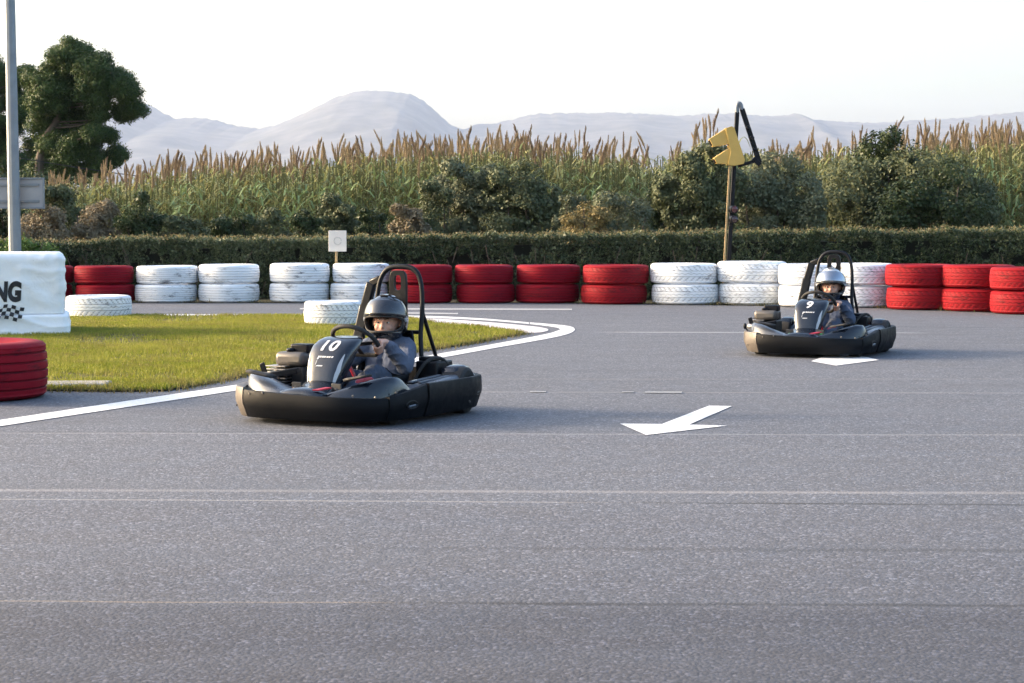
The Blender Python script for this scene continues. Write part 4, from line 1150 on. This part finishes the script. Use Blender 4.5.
    for (z, w, yf, yb) in secs:
        yf += .06; yb += .06; ring = []
        for k in range(36):
            a = 2*PI*k/36; c, s = math.cos(a), math.sin(a)
            e = .62; x = w*math.copysign(abs(c)**e, c); ym, yd = (yf+yb)/2, (yb-yf)/2
            y = ym+yd*math.copysign(abs(s)**(.75), s)
            ring.append(Vector((x, y, z+(.012*(s > 0)*0))))
        rings.append(ring)
    m.loft(rings); nose = m.build('nose_panel', M['body'], root, angle=180); P['nose'] = nose
    # pale side stripes on the nose edges
    for s in (-1, 1):
        vs, fs = [], []
        for i in range(13):
            t_ = i/12; yy = -.10+.21*t_; w0 = .108+.035*t_-.02*abs(t_-.5); w1 = w0-.018*(1-abs(2*t_-1)**2)-.004
            vs += [Vector((s*w0, yy, 0)), Vector((s*w1, yy, 0))]
            if i: fs.append((2*i-2, 2*i-1, 2*i+1, 2*i))
        project_decal('side_stripe', vs, fs, (0, -.50, .29), (1, 0, 0), (0, .33, 1), nose, M['silver'], nose, .003)
    # small slanted marks below the number
    vs, fs = [], []
    def bar(x0, y0, x1, y1, sk=.006):
        b = len(vs); vs.extend([Vector((x0, y0, 0)), Vector((x1, y0, 0)), Vector((x1+sk, y1, 0)), Vector((x0+sk, y1, 0))]); fs.append((b, b+1, b+2, b+3))
    for k, w in enumerate((.012, .014, .011, .013, .010, .013)): bar(-.052+.0175*k, .0, -.052+.0175*k+w, .011)
    bar(-.066, -.012, -.056, .011)
    project_decal('nose_mark', vs, fs, (.01, -.475, .365), (1, 0, 0), (0, .45, 1), nose, M['decal'], nose, .003)
    vs, fs = [], []
    bar(-.060, -.058, -.012, -.050, .004); bar(-.068, -.046, -.064, -.018, .004)
    project_decal('nose_mark', vs, fs, (.01, -.475, .365), (1, 0, 0), (0, .45, 1), nose, M['silver'], nose, .003)
    # steering
    C = Vector((0, -.045, .455)); nrm = Vector((0, .68, .73)).normalized(); ex = Vector((1, 0, 0)); ey = nrm.cross(ex)
    if ey.z < 0: ey = -ey
    m = MB(); rim = []
    for k in range(48):
        a = 2*PI*k/48; rr = .150; yy = math.sin(a); yy = max(yy, -.82)
        rim.append(C+ex*rr*math.cos(a)+ey*rr*yy)
    m.tube(rim, .0145, 10, closed=True); sw = m.build('steering_wheel', M['rubber'], root)
    m = MB()
    for a in (R(0), R(180), R(-90)): m.beam(C-nrm*.02, C+(ex*math.cos(a)+ey*math.sin(a))*.14, .03, .006, nrm)
    m.cyl(C-nrm*.035, C+nrm*.01, .035, .03, 18); m.build('spoke', M['dark_metal'], sw)
    m = MB(); m.cyl(C-nrm*.03, (0, -.52, .11), .012); m.build('steering_column', M['metal'], root)
    m = MB()
    for s in (-1, 1): m.tube(spline([(s*.10, -.12, .08), (s*.085, -.16, .18), (s*.03, -.19, .30), (0, -.20, .345)], 4), .011, 8)
    m.tube(spline([(.16, -.34, .10), (.16, -.34, .205), (.175, -.28, .225), (.20, -.18, .22), (.205, -.14, .10)], 4), .014, 8); m.tube([(.17, -.26, .10), (.17, -.26, .22)], .011, 8)
    m.build('steering_support', M['red_metal'], root)
    for s in (-1, 1):
        m = MB(); m.tube([(s*.15, -.60, .07), (s*.15, -.585, .19)], .008, 8); m.box((s*.15, -.575, .2), (.07, .014, .05)); m.tube([(s*.15, -.60, .07), (s*.25, -.60, .075)], .008, 8); m.build('pedal', M['dark_metal'], root, bevel=.003)
    # seat bucket
    m = MB(); rings = []
    prof = spline([(0, .0, .155), (0, .09, .105), (0, .24, .078), (0, .37, .095), (0, .455, .18), (0, .505, .32), (0, .545, .46)], 5); wid = [.155, .175, .195, .20, .20, .195, .15]
    for i, p in enumerate(prof):
        w = np.interp(i/(len(prof)-1)*6, range(7), wid); tg = (prof[min(i+1, len(prof)-1)]-prof[max(i-1, 0)]).normalized(); nr = Vector((0, -tg.z, tg.y))
        ring = []
        for k in range(21):
            u = -1+k/10; ring.append(p+Vector((w*math.copysign(abs(u)**.8, u), 0, 0))+nr*(.15*abs(u)**3.2)*(1 if i < len(prof)-6 else .5))
        rings.append(ring)
    m.loft(rings, closed=False); m.build('seat', M['black_plastic'], root, solid=.012)
    # roll hoop
    m = MB(); m.tube(spline([(.235, .42, .09), (.215, .49, .30), (.19, .53, .46), (.185, .565, .62), (.165, .58, .77), (.11, .585, .845), (.0, .585, .862), (-.10, .585, .845), (-.158, .58, .77), (-.18, .565, .62), (-.185, .53, .46), (-.21, .49, .30), (-.235, .42, .09)], 6), .0165, 12)
    rh = m.build('roll_hoop', M['steel_black'], root)
    m = MB()
    for s in (-1, 1): m.tube([(s*.184, .56, .60), (s*.22, .82, .16)], .014, 8)
    m.tube([(-.185, .535, .47), (.185, .535, .47)], .012, 8); m.build('hoop_brace', M['steel_black'], root)
    # headrest plate with a slot
    m = MB(); n = 40
    def rr_ring(w, h, r, zc, y):
        out = []
        for k in range(n):
            a = 2*PI*k/n; c, s = math.cos(a), math.sin(a)
            x = math.copysign(abs(c)**.5, c)*w; z = math.copysign(abs(s)**(.5 if h < .1 else .28), s)*h; out.append(Vector((x, y, zc+z)))
        return out
    o1 = rr_ring(.068, .20, .05, .64, .545); i1 = rr_ring(.026, .045, .02, .765, .545)
    o2 = [p+Vector((0, .028, 0)) for p in o1]; i2 = [p+Vector((0, .028, 0)) for p in i1]
    m.loft([i1, o1, o2, i2, i1], cap=False); m.build('headrest', M['black_plastic'], root, bevel=.004)
    # padded strut on the engine side
    m = MB(); m.beam((-.355, .50, .16), (-.335, .57, .40), .05, .03, (0, 1, 0)); m.beam((-.335, .57, .39), (-.285, .60, .62), .085, .045, (0, 1, 0)); m.beam((-.29, .60, .60), (-.24, .61, .76), .07, .05, (0, 1, 0)); m.beam((-.25, .61, .755), (-.16, .595, .785), .05, .035, (0, 1, 0))
    m.build('padded_strut', M['black_plastic'], root, bevel=.012)
    # engine on the right side of the driver
    m = MB(); m.box((-0.575, .16, .19), (.24, .27, .16)); m.box((-0.545, .22, .30), (.16, .13, .09)); en = m.build('engine', M['dark_metal'], root, bevel=.014)
    m = MB()
    for k in range(7): m.box((-0.630, .0, .165+k*.018), (.16, .13, .007))
    m.build('cooling_fin', M['metal'], en, bevel=.002)
    m = MB(); m.cyl((-0.695, .14, .20), (-0.720, .14, .20), .095, .088, 28); m.cyl((-0.721, .14, .20), (-0.740, .14, .20), .05, .04, 20); m.build('recoil_cover', M['dark_metal'], en)
    m = MB(); m.box((-0.555, .06, .315), (.23, .15, .085)); m.build('fuel_tank', M['dark_tank'], en, bevel=.03)
    m = MB(); m.cyl((-0.575, .05, .357), (-0.575, .05, .378), .032, .030, 18); m.box((-0.515, .12, .375), (.14, .12, .055)); m.build('air_box', M['black_plastic'], en, bevel=.012)
    m = MB(); m.tube(spline([(-0.635, -.04, .20), (-0.675, -.12, .21), (-0.655, -.2, .225), (-0.575, -.22, .225)], 5), .022, 10); m.build('exhaust_pipe', M['metal'], en)
    m = MB(); m.beam((-.62, -.19, .225), (-.40, -.13, .26), .13, .035, (0, 0, 1)); m.beam((-.635, -.19, .24), (-.655, -.20, .30), .04, .012, (0, 1, 0)); m.build('side_guard', M['black_plastic'], root, bevel=.008)
    # side pods
    for s in (1, -1):
        m = MB(); rings = []; x0 = .33 if s > 0 else .36
        st = [(-.19, .15), (-.14, .178), (-.02, .198), (.15, .212), (.32, .222), (.46, .235), (.56, .24), (.64, .235), (.69, .21), (.71, .16)]
        if s < 0: st = [(-.12, .12), (0, .135), (.2, .14), (.35, .15), (.46, .21), (.56, .235), (.64, .235), (.69, .21), (.71, .16)]
        for (y, zt) in st:
            ring = []
            for k in range(20):
                a = PI*k/19; u = -math.cos(a); xm, xd = (x0+.565)/2, (.565-x0)/2
                if y > .6: xd *= .95
                x = xm+xd*math.copysign(abs(u)**.6, u); z = .10+(zt-.10)*math.sin(a)**.38 if 0 < k < 19 else .10
                ring.append(Vector((s*x, y, z+.02*u*(0 if s < 0 else 1))))
            if s > 0: ring.reverse()
            rings.append(ring)
        m.loft(rings); sp_ = m.build('side_pod', M['grey_plastic'], root, angle=55)
        m = MB(); rings = []
        for (y, zt, w) in ((.40, .22, .045), (.43, .272, .065), (.54, .285, .07), (.61, .278, .065), (.64, .23, .045)):
            rings.append([Vector((s*(.465+w*math.copysign(abs(math.cos(a))**.55, math.cos(a))*s), y, .20+(zt-.20)*(.5+.5*math.copysign(abs(math.sin(a))**.55, math.sin(a))))) for a in [2*PI*k/20 for k in range(20)]])
        m.loft(rings); m.build('pod_hump', M['body'], sp_, angle=60)
        if s > 0:
            m = MB()
            m.beam((.37, .02, .205), (.42, .36, .228), .035, .012); m.beam((.455, .0, .207), (.50, .34, .228), .03, .012); m.build('pod_ridge', M['grey_plastic'], sp_, bevel=.005)
    # battery and rear bits behind the seat
    m = MB(); m.box((.295, .53, .225), (.17, .24, .16)); m.box((.27, .50, .315), (.12, .10, .03)); m.build('battery_box', M['black_plastic'], root, bevel=.012)
    m = MB(); m.tube(spline([(.24, .34, .20), (.30, .40, .30), (.36, .50, .32), (.38, .62, .25)], 5), .012, 8); m.build('cable_loom', M['rubber'], root)
    m = MB(); m.box((0, .72, .20), (.5, .03, .10)); m.tube([(-.3, .70, .1), (-.3, .84, .12)], .014, 8); m.tube([(.3, .70, .1), (.3, .84, .12)], .014, 8); m.build('rear_bracket', M['steel_black'], root, bevel=.005)
    return P
def number(root, nose, txt):
    vs, fs = text_mesh(txt, .125, .0035, .08, 1.1)
    project_decal('race_number', vs, fs, (-.005, -.345, .452), (1, 0, 0), (0, .66, .75), nose, M['decal'], nose, .003, dirn=(0, -.75, .66))
SWC = Vector((0, -.045, .455)); SWN = Vector((0, .68, .73)).normalized(); SWX = Vector((1, 0, 0)); SWY = SWN.cross(SWX)
if SWY.z < 0: SWY = -SWY

def copy_tree(o, parent=None):
    c = o.copy(); COL.objects.link(c)
    if parent is not None: c.parent = parent
    for ch in children_of(o):
        if ch.name.startswith('race_number'): continue
        copy_tree(ch, c)
    return c

hp = G(388, 410.5); Rz = Matrix.Rotation(R(YAW), 3, 'Z')
k1 = Vector((hp.x, hp.y, 0))-Rz @ Vector((0, .35, 0))
hp2 = G(830.5, 350.6); YAW2 = -24.0; Rz2 = Matrix.Rotation(R(YAW2), 3, 'Z')
k2 = Vector((hp2.x, hp2.y, 0))-Rz2 @ Vector((0, .35, 0))
kart1 = empty('racing_kart')
PP = kart_parts(kart1)
KSC = Matrix.Diagonal((.925, .85, 1.05, 1))
def descend(o):
    for c in children_of(o):
        yield c
        yield from descend(c)
done = set()
for c in list(descend(kart1)):
    top = c
    while top.parent is not kart1: top = top.parent
    if top.name.startswith('steering_wheel') or c.data.name in done: continue
    done.add(c.data.name); c.data.transform(KSC)
kart2 = copy_tree(kart1)
number(kart1, PP['nose'], '10')
m = MB(); m.tube([(-.53, -.38, .17), (-.548, -.48, .24)], .007, 8); m.sphere((-.55, -.49, .255), (.016, .016, .028), 10, 6); m.build('marker_knob', M['black_plastic'], kart2)
nose2 = [c for c in children_of(kart2) if c.name.startswith('nose_panel')][0]
number(kart2, nose2, '9')
tag(kart1, 'nearest black go-kart with number 10 on its nose and a tall roll hoop', 'go-kart', 'go-karts racing on the track')
tag(kart2, 'farther black go-kart with number 9 on its nose, on the right', 'go-kart', 'go-karts racing on the track')

# ------------------------------------------------------------------ drivers
HEADC = Vector((0, .335, .552))
def person_mesh(head_yaw, dz=0):
    HC = HEADC+Vector((0, 0, dz)); caps = []   # p0, p1, r0, r1, material
    def c(p0, p1, r0, r1, m): caps.append((Vector(p0), Vector(p1), r0, r1, m))
    J, T, K, H_ = 0, 1, 2, 3   # jacket, trousers, skin, shoe
    for s in (-1, 1):
        c((s*.055, .29, .165), (s*.055, .33, .26), .090, .088, J); c((s*.055, .33, .26), (s*.060, .375, .385), .090, .082, J)
        c((s*.05, .37, .40), (s*.125, .365, .405), .065, .056, J)
        c((s*.07, .27, .155), (s*.075, .24, .155), .085, .082, T)
        c((s*.075, .24, .155), (s*.145, -.06, .265), .080, .058, T); c((s*.145, -.06, .265), (s*.125, -.36, .155), .054, .040, T)
        c((s*.125, -.36, .155), (s*.125, -.40, .135), .042, .042, T)
        c((s*.125, -.39, .125), (s*.14, -.475, .185), .036, .032, H_); c((s*.125, -.375, .105), (s*.128, -.40, .125), .036, .036, H_)
        sh = Vector((s*.135, .365, .40)); a = R(-20)
        Rd = SWX*math.cos(a)*s+SWY*math.sin(a); Tn = (-SWX*math.sin(a)*s+SWY*math.cos(a))
        Pw = SWC+Rd*.150
        wr = Pw+SWN*.068+Rd*.030-Tn*.020
        el = Vector((s*.225, .175, .30))
        c(sh, el, .056, .046, J); c(el, wr+(el-wr)*.16, .047, .036, J)
        c(wr+(el-wr)*.14, wr, .023, .021, K)
        # palm and fingers wrapped round the rim
        def arc(phi, r): return Pw+(Rd*math.cos(phi)+SWN*math.sin(phi))*r
        for i, (off, ln) in enumerate(((.027, .92), (.009, 1.0), (-.009, .95), (-.026, .8))):
            o_ = Tn*off; kn = arc(R(58), .033)+o_
            c(wr+o_*.5, kn, .013, .0105, K)
            pts = [kn, arc(R(0), .026)+o_, arc(R(-72*ln), .0245)+o_, arc(R(-135*ln), .024)+o_]
            for j in range(3): c(pts[j], pts[j+1], .0086-.0007*j, .0079-.0007*j, K)
        th0 = wr-Rd*.006+Tn*.014; th1 = arc(R(105), .032)+Tn*.034; th2 = arc(R(165), .028)+Tn*.040; th3 = arc(R(205), .026)+Tn*.036
        c(th0, th1, .0135, .0105, K); c(th1, th2, .0095, .009, K); c(th2, th3, .009, .0075, K)
    c((0, .375, .40), HC+Vector((0, .02, -.07)), .052, .048, K)                       # neck
    c((0, .375, .415), (0, .37, .44), .066, .060, J)                       # collar
    Rh = Matrix.Rotation(R(head_yaw), 3, 'Z')
    def hd(p): return HC+Rh @ Vector(p)
    c(hd((0, .0, .02)), hd((0, .02, .03)), .088, .088, K); c(hd((0, -.03, -.03)), hd((0, .01, .0)), .066, .075, K); c(hd((0, -.045, -.065)), hd((0, -.03, -.05)), .040, .052, K)
    for s in (-1, 1):
        c(hd((s*.034, -.066, -.022)), hd((s*.036, -.060, -.026)), .024, .024, K)   # cheeks
        c(hd((s*.012, -.084, .026)), hd((s*.044, -.073, .026)), .010, .009, K)     # brow ridge
        c(hd((s*.083, .005, -.01)), hd((s*.085, .012, .012)), .012, .014, K)       # ears
    c(hd((0, -.086, .012)), hd((0, -.099, -.016)), .009, .0125, K)                 # nose
    c(hd((-.014, -.084, -.046)), hd((.014, -.084, -.046)), .008, .008, K)          # lips
    # union of capsules -> voxel remesh -> smooth
    m = MB()
    for (p0, p1, r0, r1, mt) in caps:
        d = (p1-p0); L_ = d.length; n = 14; rings = []
        dn = d.normalized() if L_ > 1e-6 else Vector((0, 0, 1)); u = dn.cross(Vector((0, 0, 1)))
        if u.length < .1: u = dn.cross(Vector((1, 0, 0)))
        u.normalize(); w = dn.cross(u)
        for i in range(6):
            a = -PI/2+.06+(PI/2-.06)*i/5; rings.append([p0+dn*r0*math.sin(a)+(u*math.cos(b)+w*math.sin(b))*r0*math.cos(a) for b in [2*PI*k/n for k in range(n)]])
        for i in range(6):
            a = (PI/2-.06)*i/5; rings.append([p1+dn*r1*math.sin(a)+(u*math.cos(b)+w*math.sin(b))*r1*math.cos(a) for b in [2*PI*k/n for k in range(n)]])
        m.loft(rings)
    o = m.build('person', M['jacket'], smooth=False)
    md = o.modifiers.new('r', 'REMESH'); md.mode = 'VOXEL'; md.voxel_size = .0042
    md = o.modifiers.new('s', 'SMOOTH'); md.factor = .5; md.iterations = 3
    dg = bpy.context.evaluated_depsgraph_get(); dg.update()
    me = bpy.data.meshes.new_from_object(o.evaluated_get(dg)); bpy.data.objects.remove(o)
    nv = len(me.vertices); co = np.empty(nv*3, np.float32); me.vertices.foreach_get('co', co); co = co.reshape(-1, 3)
    best = np.full(nv, 1e9); lab = np.zeros(nv, int)
    for (p0, p1, r0, r1, mt) in caps:
        a = np.array(p0); d = np.array(p1)-a; t_ = np.clip(((co-a) @ d)/max(1e-9, d @ d), 0, 1); dist = np.linalg.norm(co-(a+t_[:, None]*d), axis=1)-(r0+(r1-r0)*t_)
        if mt == 2: dist = dist+.002
        k = dist < best; best[k] = dist[k]; lab[k] = mt
    # soft folds in the cloth
    nrm = np.empty(nv*3, np.float32); me.vertices.foreach_get('normal', nrm); nrm = nrm.reshape(-1, 3)
    fold = np.array([(1-abs(2*mnoise.noise((p[0]*9, p[1]*13, p[2]*13))))**2*.009+mnoise.noise((p[0]*17, p[1]*14, p[2]*20))*.004 if l in (0, 1) else 0.0 for p, l in zip(co, lab)])
    co = co+nrm*fold[:, None]; me.vertices.foreach_set('co', co.astype(np.float32).ravel())
    me.materials.clear()
    for k in ('jacket', 'trousers', 'skin', 'shoe'): me.materials.append(M[k])
    fl = np.array([lab[p.vertices[0]] for p in me.polygons], dtype=np.int32); me.polygons.foreach_set('material_index', fl)
    me.update(); me.shade_smooth(); return me
def helmet_shape(p_az, z):
    """radius point of the shell; azimuth 0 = forward (-y)"""
    pass
def build_person(loc, yaw, mesh, head_yaw, label, shoe=None, jacket=None, shell='helmet', dz=0):
    HC = HEADC+Vector((0, 0, dz))
    me = mesh if shoe is None and jacket is None else mesh.copy()
    if shoe: me.materials[3] = M[shoe]
    if jacket: me.materials[0] = M[jacket]
    p = link('person', me); p.location = loc; p.rotation_euler = (0, 0, yaw)
    tag(p, label, 'person', 'helmeted children driving the karts')
    Rh = Matrix.Rotation(R(head_yaw), 3, 'Z')
    def hd(q): return HC+Rh @ Vector(q)
    for s in (-1, 1):
        m = MB(); m.sphere(hd((s*.030, -.0765, .008)), (.0115, .010, .0058), 14, 8); e = m.build('eye', M['eye_white'], p)
        m = MB(); m.sphere(hd((s*.029, -.0855, .008)), (.0062, .0030, .0056), 12, 6); m.build('iris', M['iris'], e)
        m = MB(); m.tube([hd((s*.014, -.092, .028)), hd((s*.03, -.088, .034)), hd((s*.046, -.076, .028))], [.003, .004, .002], 6); m.build('eyebrow', M['brow'], p)
    # hair fringe under the helmet edge
    m = MB()
    for k in range(22):
        u = -1+2*k/21; m.tube([hd((u*.065, -.062-.028*(1-u*u), .066)), hd((u*.066+.004, -.07-.03*(1-u*u), .05+.006*math.sin(k*2.1))), hd((u*.068+.008, -.066-.028*(1-u*u), .040+.008*math.sin(k*3.3)))], [.006, .005, .001], 5)
    m.build('hair', M['brow'], p)
    # helmet shell
    m = MB(); NA, NZ = 72, 34; grid = {}
    ax, ay, az = .134, .160, .156; ZO = .028
    def shell_pt(i, j, grow=0.0):
        a = 2*PI*i/NA; ph = -1.06+(PI/2-.02+1.06)*j/NZ
        dx, dy, dz = math.sin(a)*math.cos(ph), -math.cos(a)*math.cos(ph), math.sin(ph)
        x, y, z = dx*(ax+grow), dy*(ay+grow), dz*(az+grow)
        fwd = max(0, -dy)
        if dz < .1:   # chin bar juts forward
            y -= .030*fwd**2*min(1, (.1-dz)/.5); x *= 1+.02*(1-fwd)
        if dy > 0: y *= .98
        return Vector((x, y+.005, z+ZO))
    vi = {}
    vs, fs = [], []
    def inport(a, z):
        az_ = math.atan2(math.sin(a), math.cos(a)); h = 1-(abs(az_)/R(68))**3
        return abs(az_) < R(68) and -.046 < z < .046*max(0, h)**.4+.004
    pts = [[shell_pt(i, j) for i in range(NA)] for j in range(NZ+1)]
    for j in range(NZ+1):
        for i in range(NA): vs.append(hd(pts[j][i]))
    for j in range(NZ):
        for i in range(NA):
            a = 2*PI*(i+.5)/NA; z = (pts[j][i].z+pts[j+1][i].z)/2
            if inport(a, z): continue
            k = (i+1) % NA; fs.append((j*NA+i, j*NA+k, (j+1)*NA+k, (j+1)*NA+i))
    vs.append(hd((0, .005, az+ZO))); fs += [(NZ*NA+i, NZ*NA+(i+1) % NA, len(vs)-1) for i in range(NA)]
    m.add(vs, fs); me2 = bpy.data.meshes.new('helmet'); me2.from_pydata([tuple(v) for v in m.v], [], m.f)
    for mm in (shell, 'lining', 'helmet'): me2.materials.append(M[mm])
    # chin bar always dark
    if shell != 'helmet':
        me2.polygons.foreach_set('material_index', [2 if (sum((Rh.inverted() @ (Vector(me2.vertices[v].co)-HC)).z for v in f.vertices)/len(f.vertices) < .015) else 0 for f in me2.polygons])
    me2.update(); me2.shade_smooth()
    h = link('helmet', me2, p); md = h.modifiers.new('solid', 'SOLIDIFY'); md.thickness = .022; md.offset = -1; md.material_offset = 1; md.use_rim = True; md.material_offset_rim = 1
    md = h.modifiers.new('sm', 'SUBSURF'); md.levels = md.render_levels = 1
    # port edge trim and raised visor
    m = MB(); trim = []
    for k in range(60):
        t_ = 2*PI*k/60; azm = R(66)*math.copysign(abs(math.cos(t_))**.6, math.cos(t_)); zz = .001+.048*math.copysign(abs(math.sin(t_))**.7, math.sin(t_))
        ph = math.asin(max(-.95, min(.95, (zz-ZO)/az))); dx, dy = math.sin(azm)*math.cos(ph), -math.cos(azm)*math.cos(ph)
        y = dy*ay; 
        if math.sin(ph) < .1: y -= .030*max(0, -dy)**2*min(1, (.1-math.sin(ph))/.5)
        trim.append(hd((dx*ax, y+.005, zz)))
    m.tube(trim, .0055, 8, closed=True); m.build('port_trim', M['rubber'], h)
    m = MB(); rings = []
    for j in range(9):
        ph = R(12)+R(40)*j/8; ring = []
        for i in range(25):
            azm = R(-80)+R(160)*i/24; e = .008
            drop = R(10)*(abs(azm)/R(80))**2; p2 = ph-drop
            ring.append(hd((math.sin(azm)*math.cos(p2)*(ax+e), -math.cos(azm)*math.cos(p2)*(ay+e)+.005, math.sin(p2)*(az+e)+ZO)))
        rings.append(ring)
    m.loft(rings, closed=False); m.build('visor', M['visor' if shell != 'helmet' else 'visor_dark'], h, solid=.003)
    m = MB()
    for s in (-1, 1):
        c0 = hd((s*.128, -.02, .03)); c1 = hd((s*.140, -.02, .03)); m.cyl(c0, c1, .022, .019, 18)
    m.build('visor_pivot', M['silver'], h)
    m = MB()   # chin vents and top ridge
    for s in (-1, 1): m.beam(hd((s*.018, -.178, -.075)), hd((s*.05, -.165, -.070)), .004, .010)
    m.beam(hd((0, -.06, .176)), hd((0, .06, .178)), .05, .006); m.build('vent', M['rubber'], h, bevel=.003)
    return p
HY = 15
pm = person_mesh(HY); pm2 = person_mesh(HY, .028)
kart1.location = k1+Vector((.005, 0, 0)); kart1.rotation_euler = (0, 0, R(YAW)); kart2.location = k2+Vector((-.008, 0, 0)); kart2.rotation_euler = (0, 0, R(YAW2))
build_person(k1, R(YAW), pm, HY, 'child in grey blue jacket and black helmet driving kart 10')
build_person(k2, R(YAW2), pm2, HY, 'child in navy jacket, silver topped helmet and green shoes driving kart 9', 'shoe_green', 'jacket_dark', 'helmet_silver', .028)

# ------------------------------------------------------------------ air
m = MB(); m.box((0, 4975, 300-1.55), (10000, 10550, 600)); hz = m.build('haze', None or [], smooth=False); hz['kind'] = 'stuff'
t = bpy.data.materials.new('air'); t.use_nodes = True; nt = t.node_tree
for nd in list(nt.nodes): nt.nodes.remove(nd)
ou = nt.nodes.new('ShaderNodeOutputMaterial'); pv = nt.nodes.new('ShaderNodeVolumePrincipled')
pv.inputs['Color'].default_value = (.62, .74, 1.0, 1); pv.inputs['Density'].default_value = HAZE_D if 'HAZE_D' in globals() else .000067; pv.inputs['Anisotropy'].default_value = .2
nt.links.new(pv.outputs[0], ou.inputs['Volume']); hz.data.materials.append(t)

# ------------------------------------------------------------------ light
SUN_EL, SUN_BACK = 17.0, 12.0      # sun low at the left, slightly behind the scene
w = bpy.data.worlds.new('World'); sc.world = w; w.use_nodes = True; nt = w.node_tree
bg = nt.nodes['Background']; sky = nt.nodes.new('ShaderNodeTexSky'); sky.sky_type = 'NISHITA'; sky.sun_disc = False
sky.sun_elevation = R(SUN_EL); sky.sun_rotation = R(-90+SUN_BACK); sky.air_density = 1.0; sky.dust_density = 5.0; sky.ozone_density = 1.0
hs = nt.nodes.new('ShaderNodeHueSaturation'); hs.inputs['Saturation'].default_value = 1.1; nt.links.new(sky.outputs[0], hs.inputs['Color']); nt.links.new(hs.outputs[0], bg.inputs['Color'])
bg.inputs['Strength'].default_value = .15
sd = bpy.data.lights.new('sun', 'SUN'); sd.energy = 1.6; sd.angle = R(6); sd.color = (1, .80, .60); so = bpy.data.objects.new('sun', sd); COL.objects.link(so)
dv = Vector((-math.cos(R(SUN_EL))*math.cos(R(SUN_BACK)), math.cos(R(SUN_EL))*math.sin(R(SUN_BACK)), math.sin(R(SUN_EL))))
so.rotation_euler = dv.to_track_quat('Z', 'Y').to_euler(); so.location = dv*50

vs_ = sc.view_settings; vs_.view_transform = 'Standard'; vs_.look = 'None'; vs_.exposure = 2.04; vs_.gamma = 1; vs_.use_curve_mapping = False
sc.render.engine = 'CYCLES'; cy = sc.cycles
cy.use_denoising = True
try: cy.denoiser = 'OPENIMAGEDENOISE'; cy.denoising_input_passes = 'RGB_ALBEDO_NORMAL'
except Exception: pass
cy.max_bounces = 6; cy.diffuse_bounces = 3; cy.glossy_bounces = 3; cy.transmission_bounces = 4; cy.volume_bounces = 2; cy.transparent_max_bounces = 6
cy.sample_clamp_indirect = 6; cy.caustics_reflective = False; cy.caustics_refractive = False
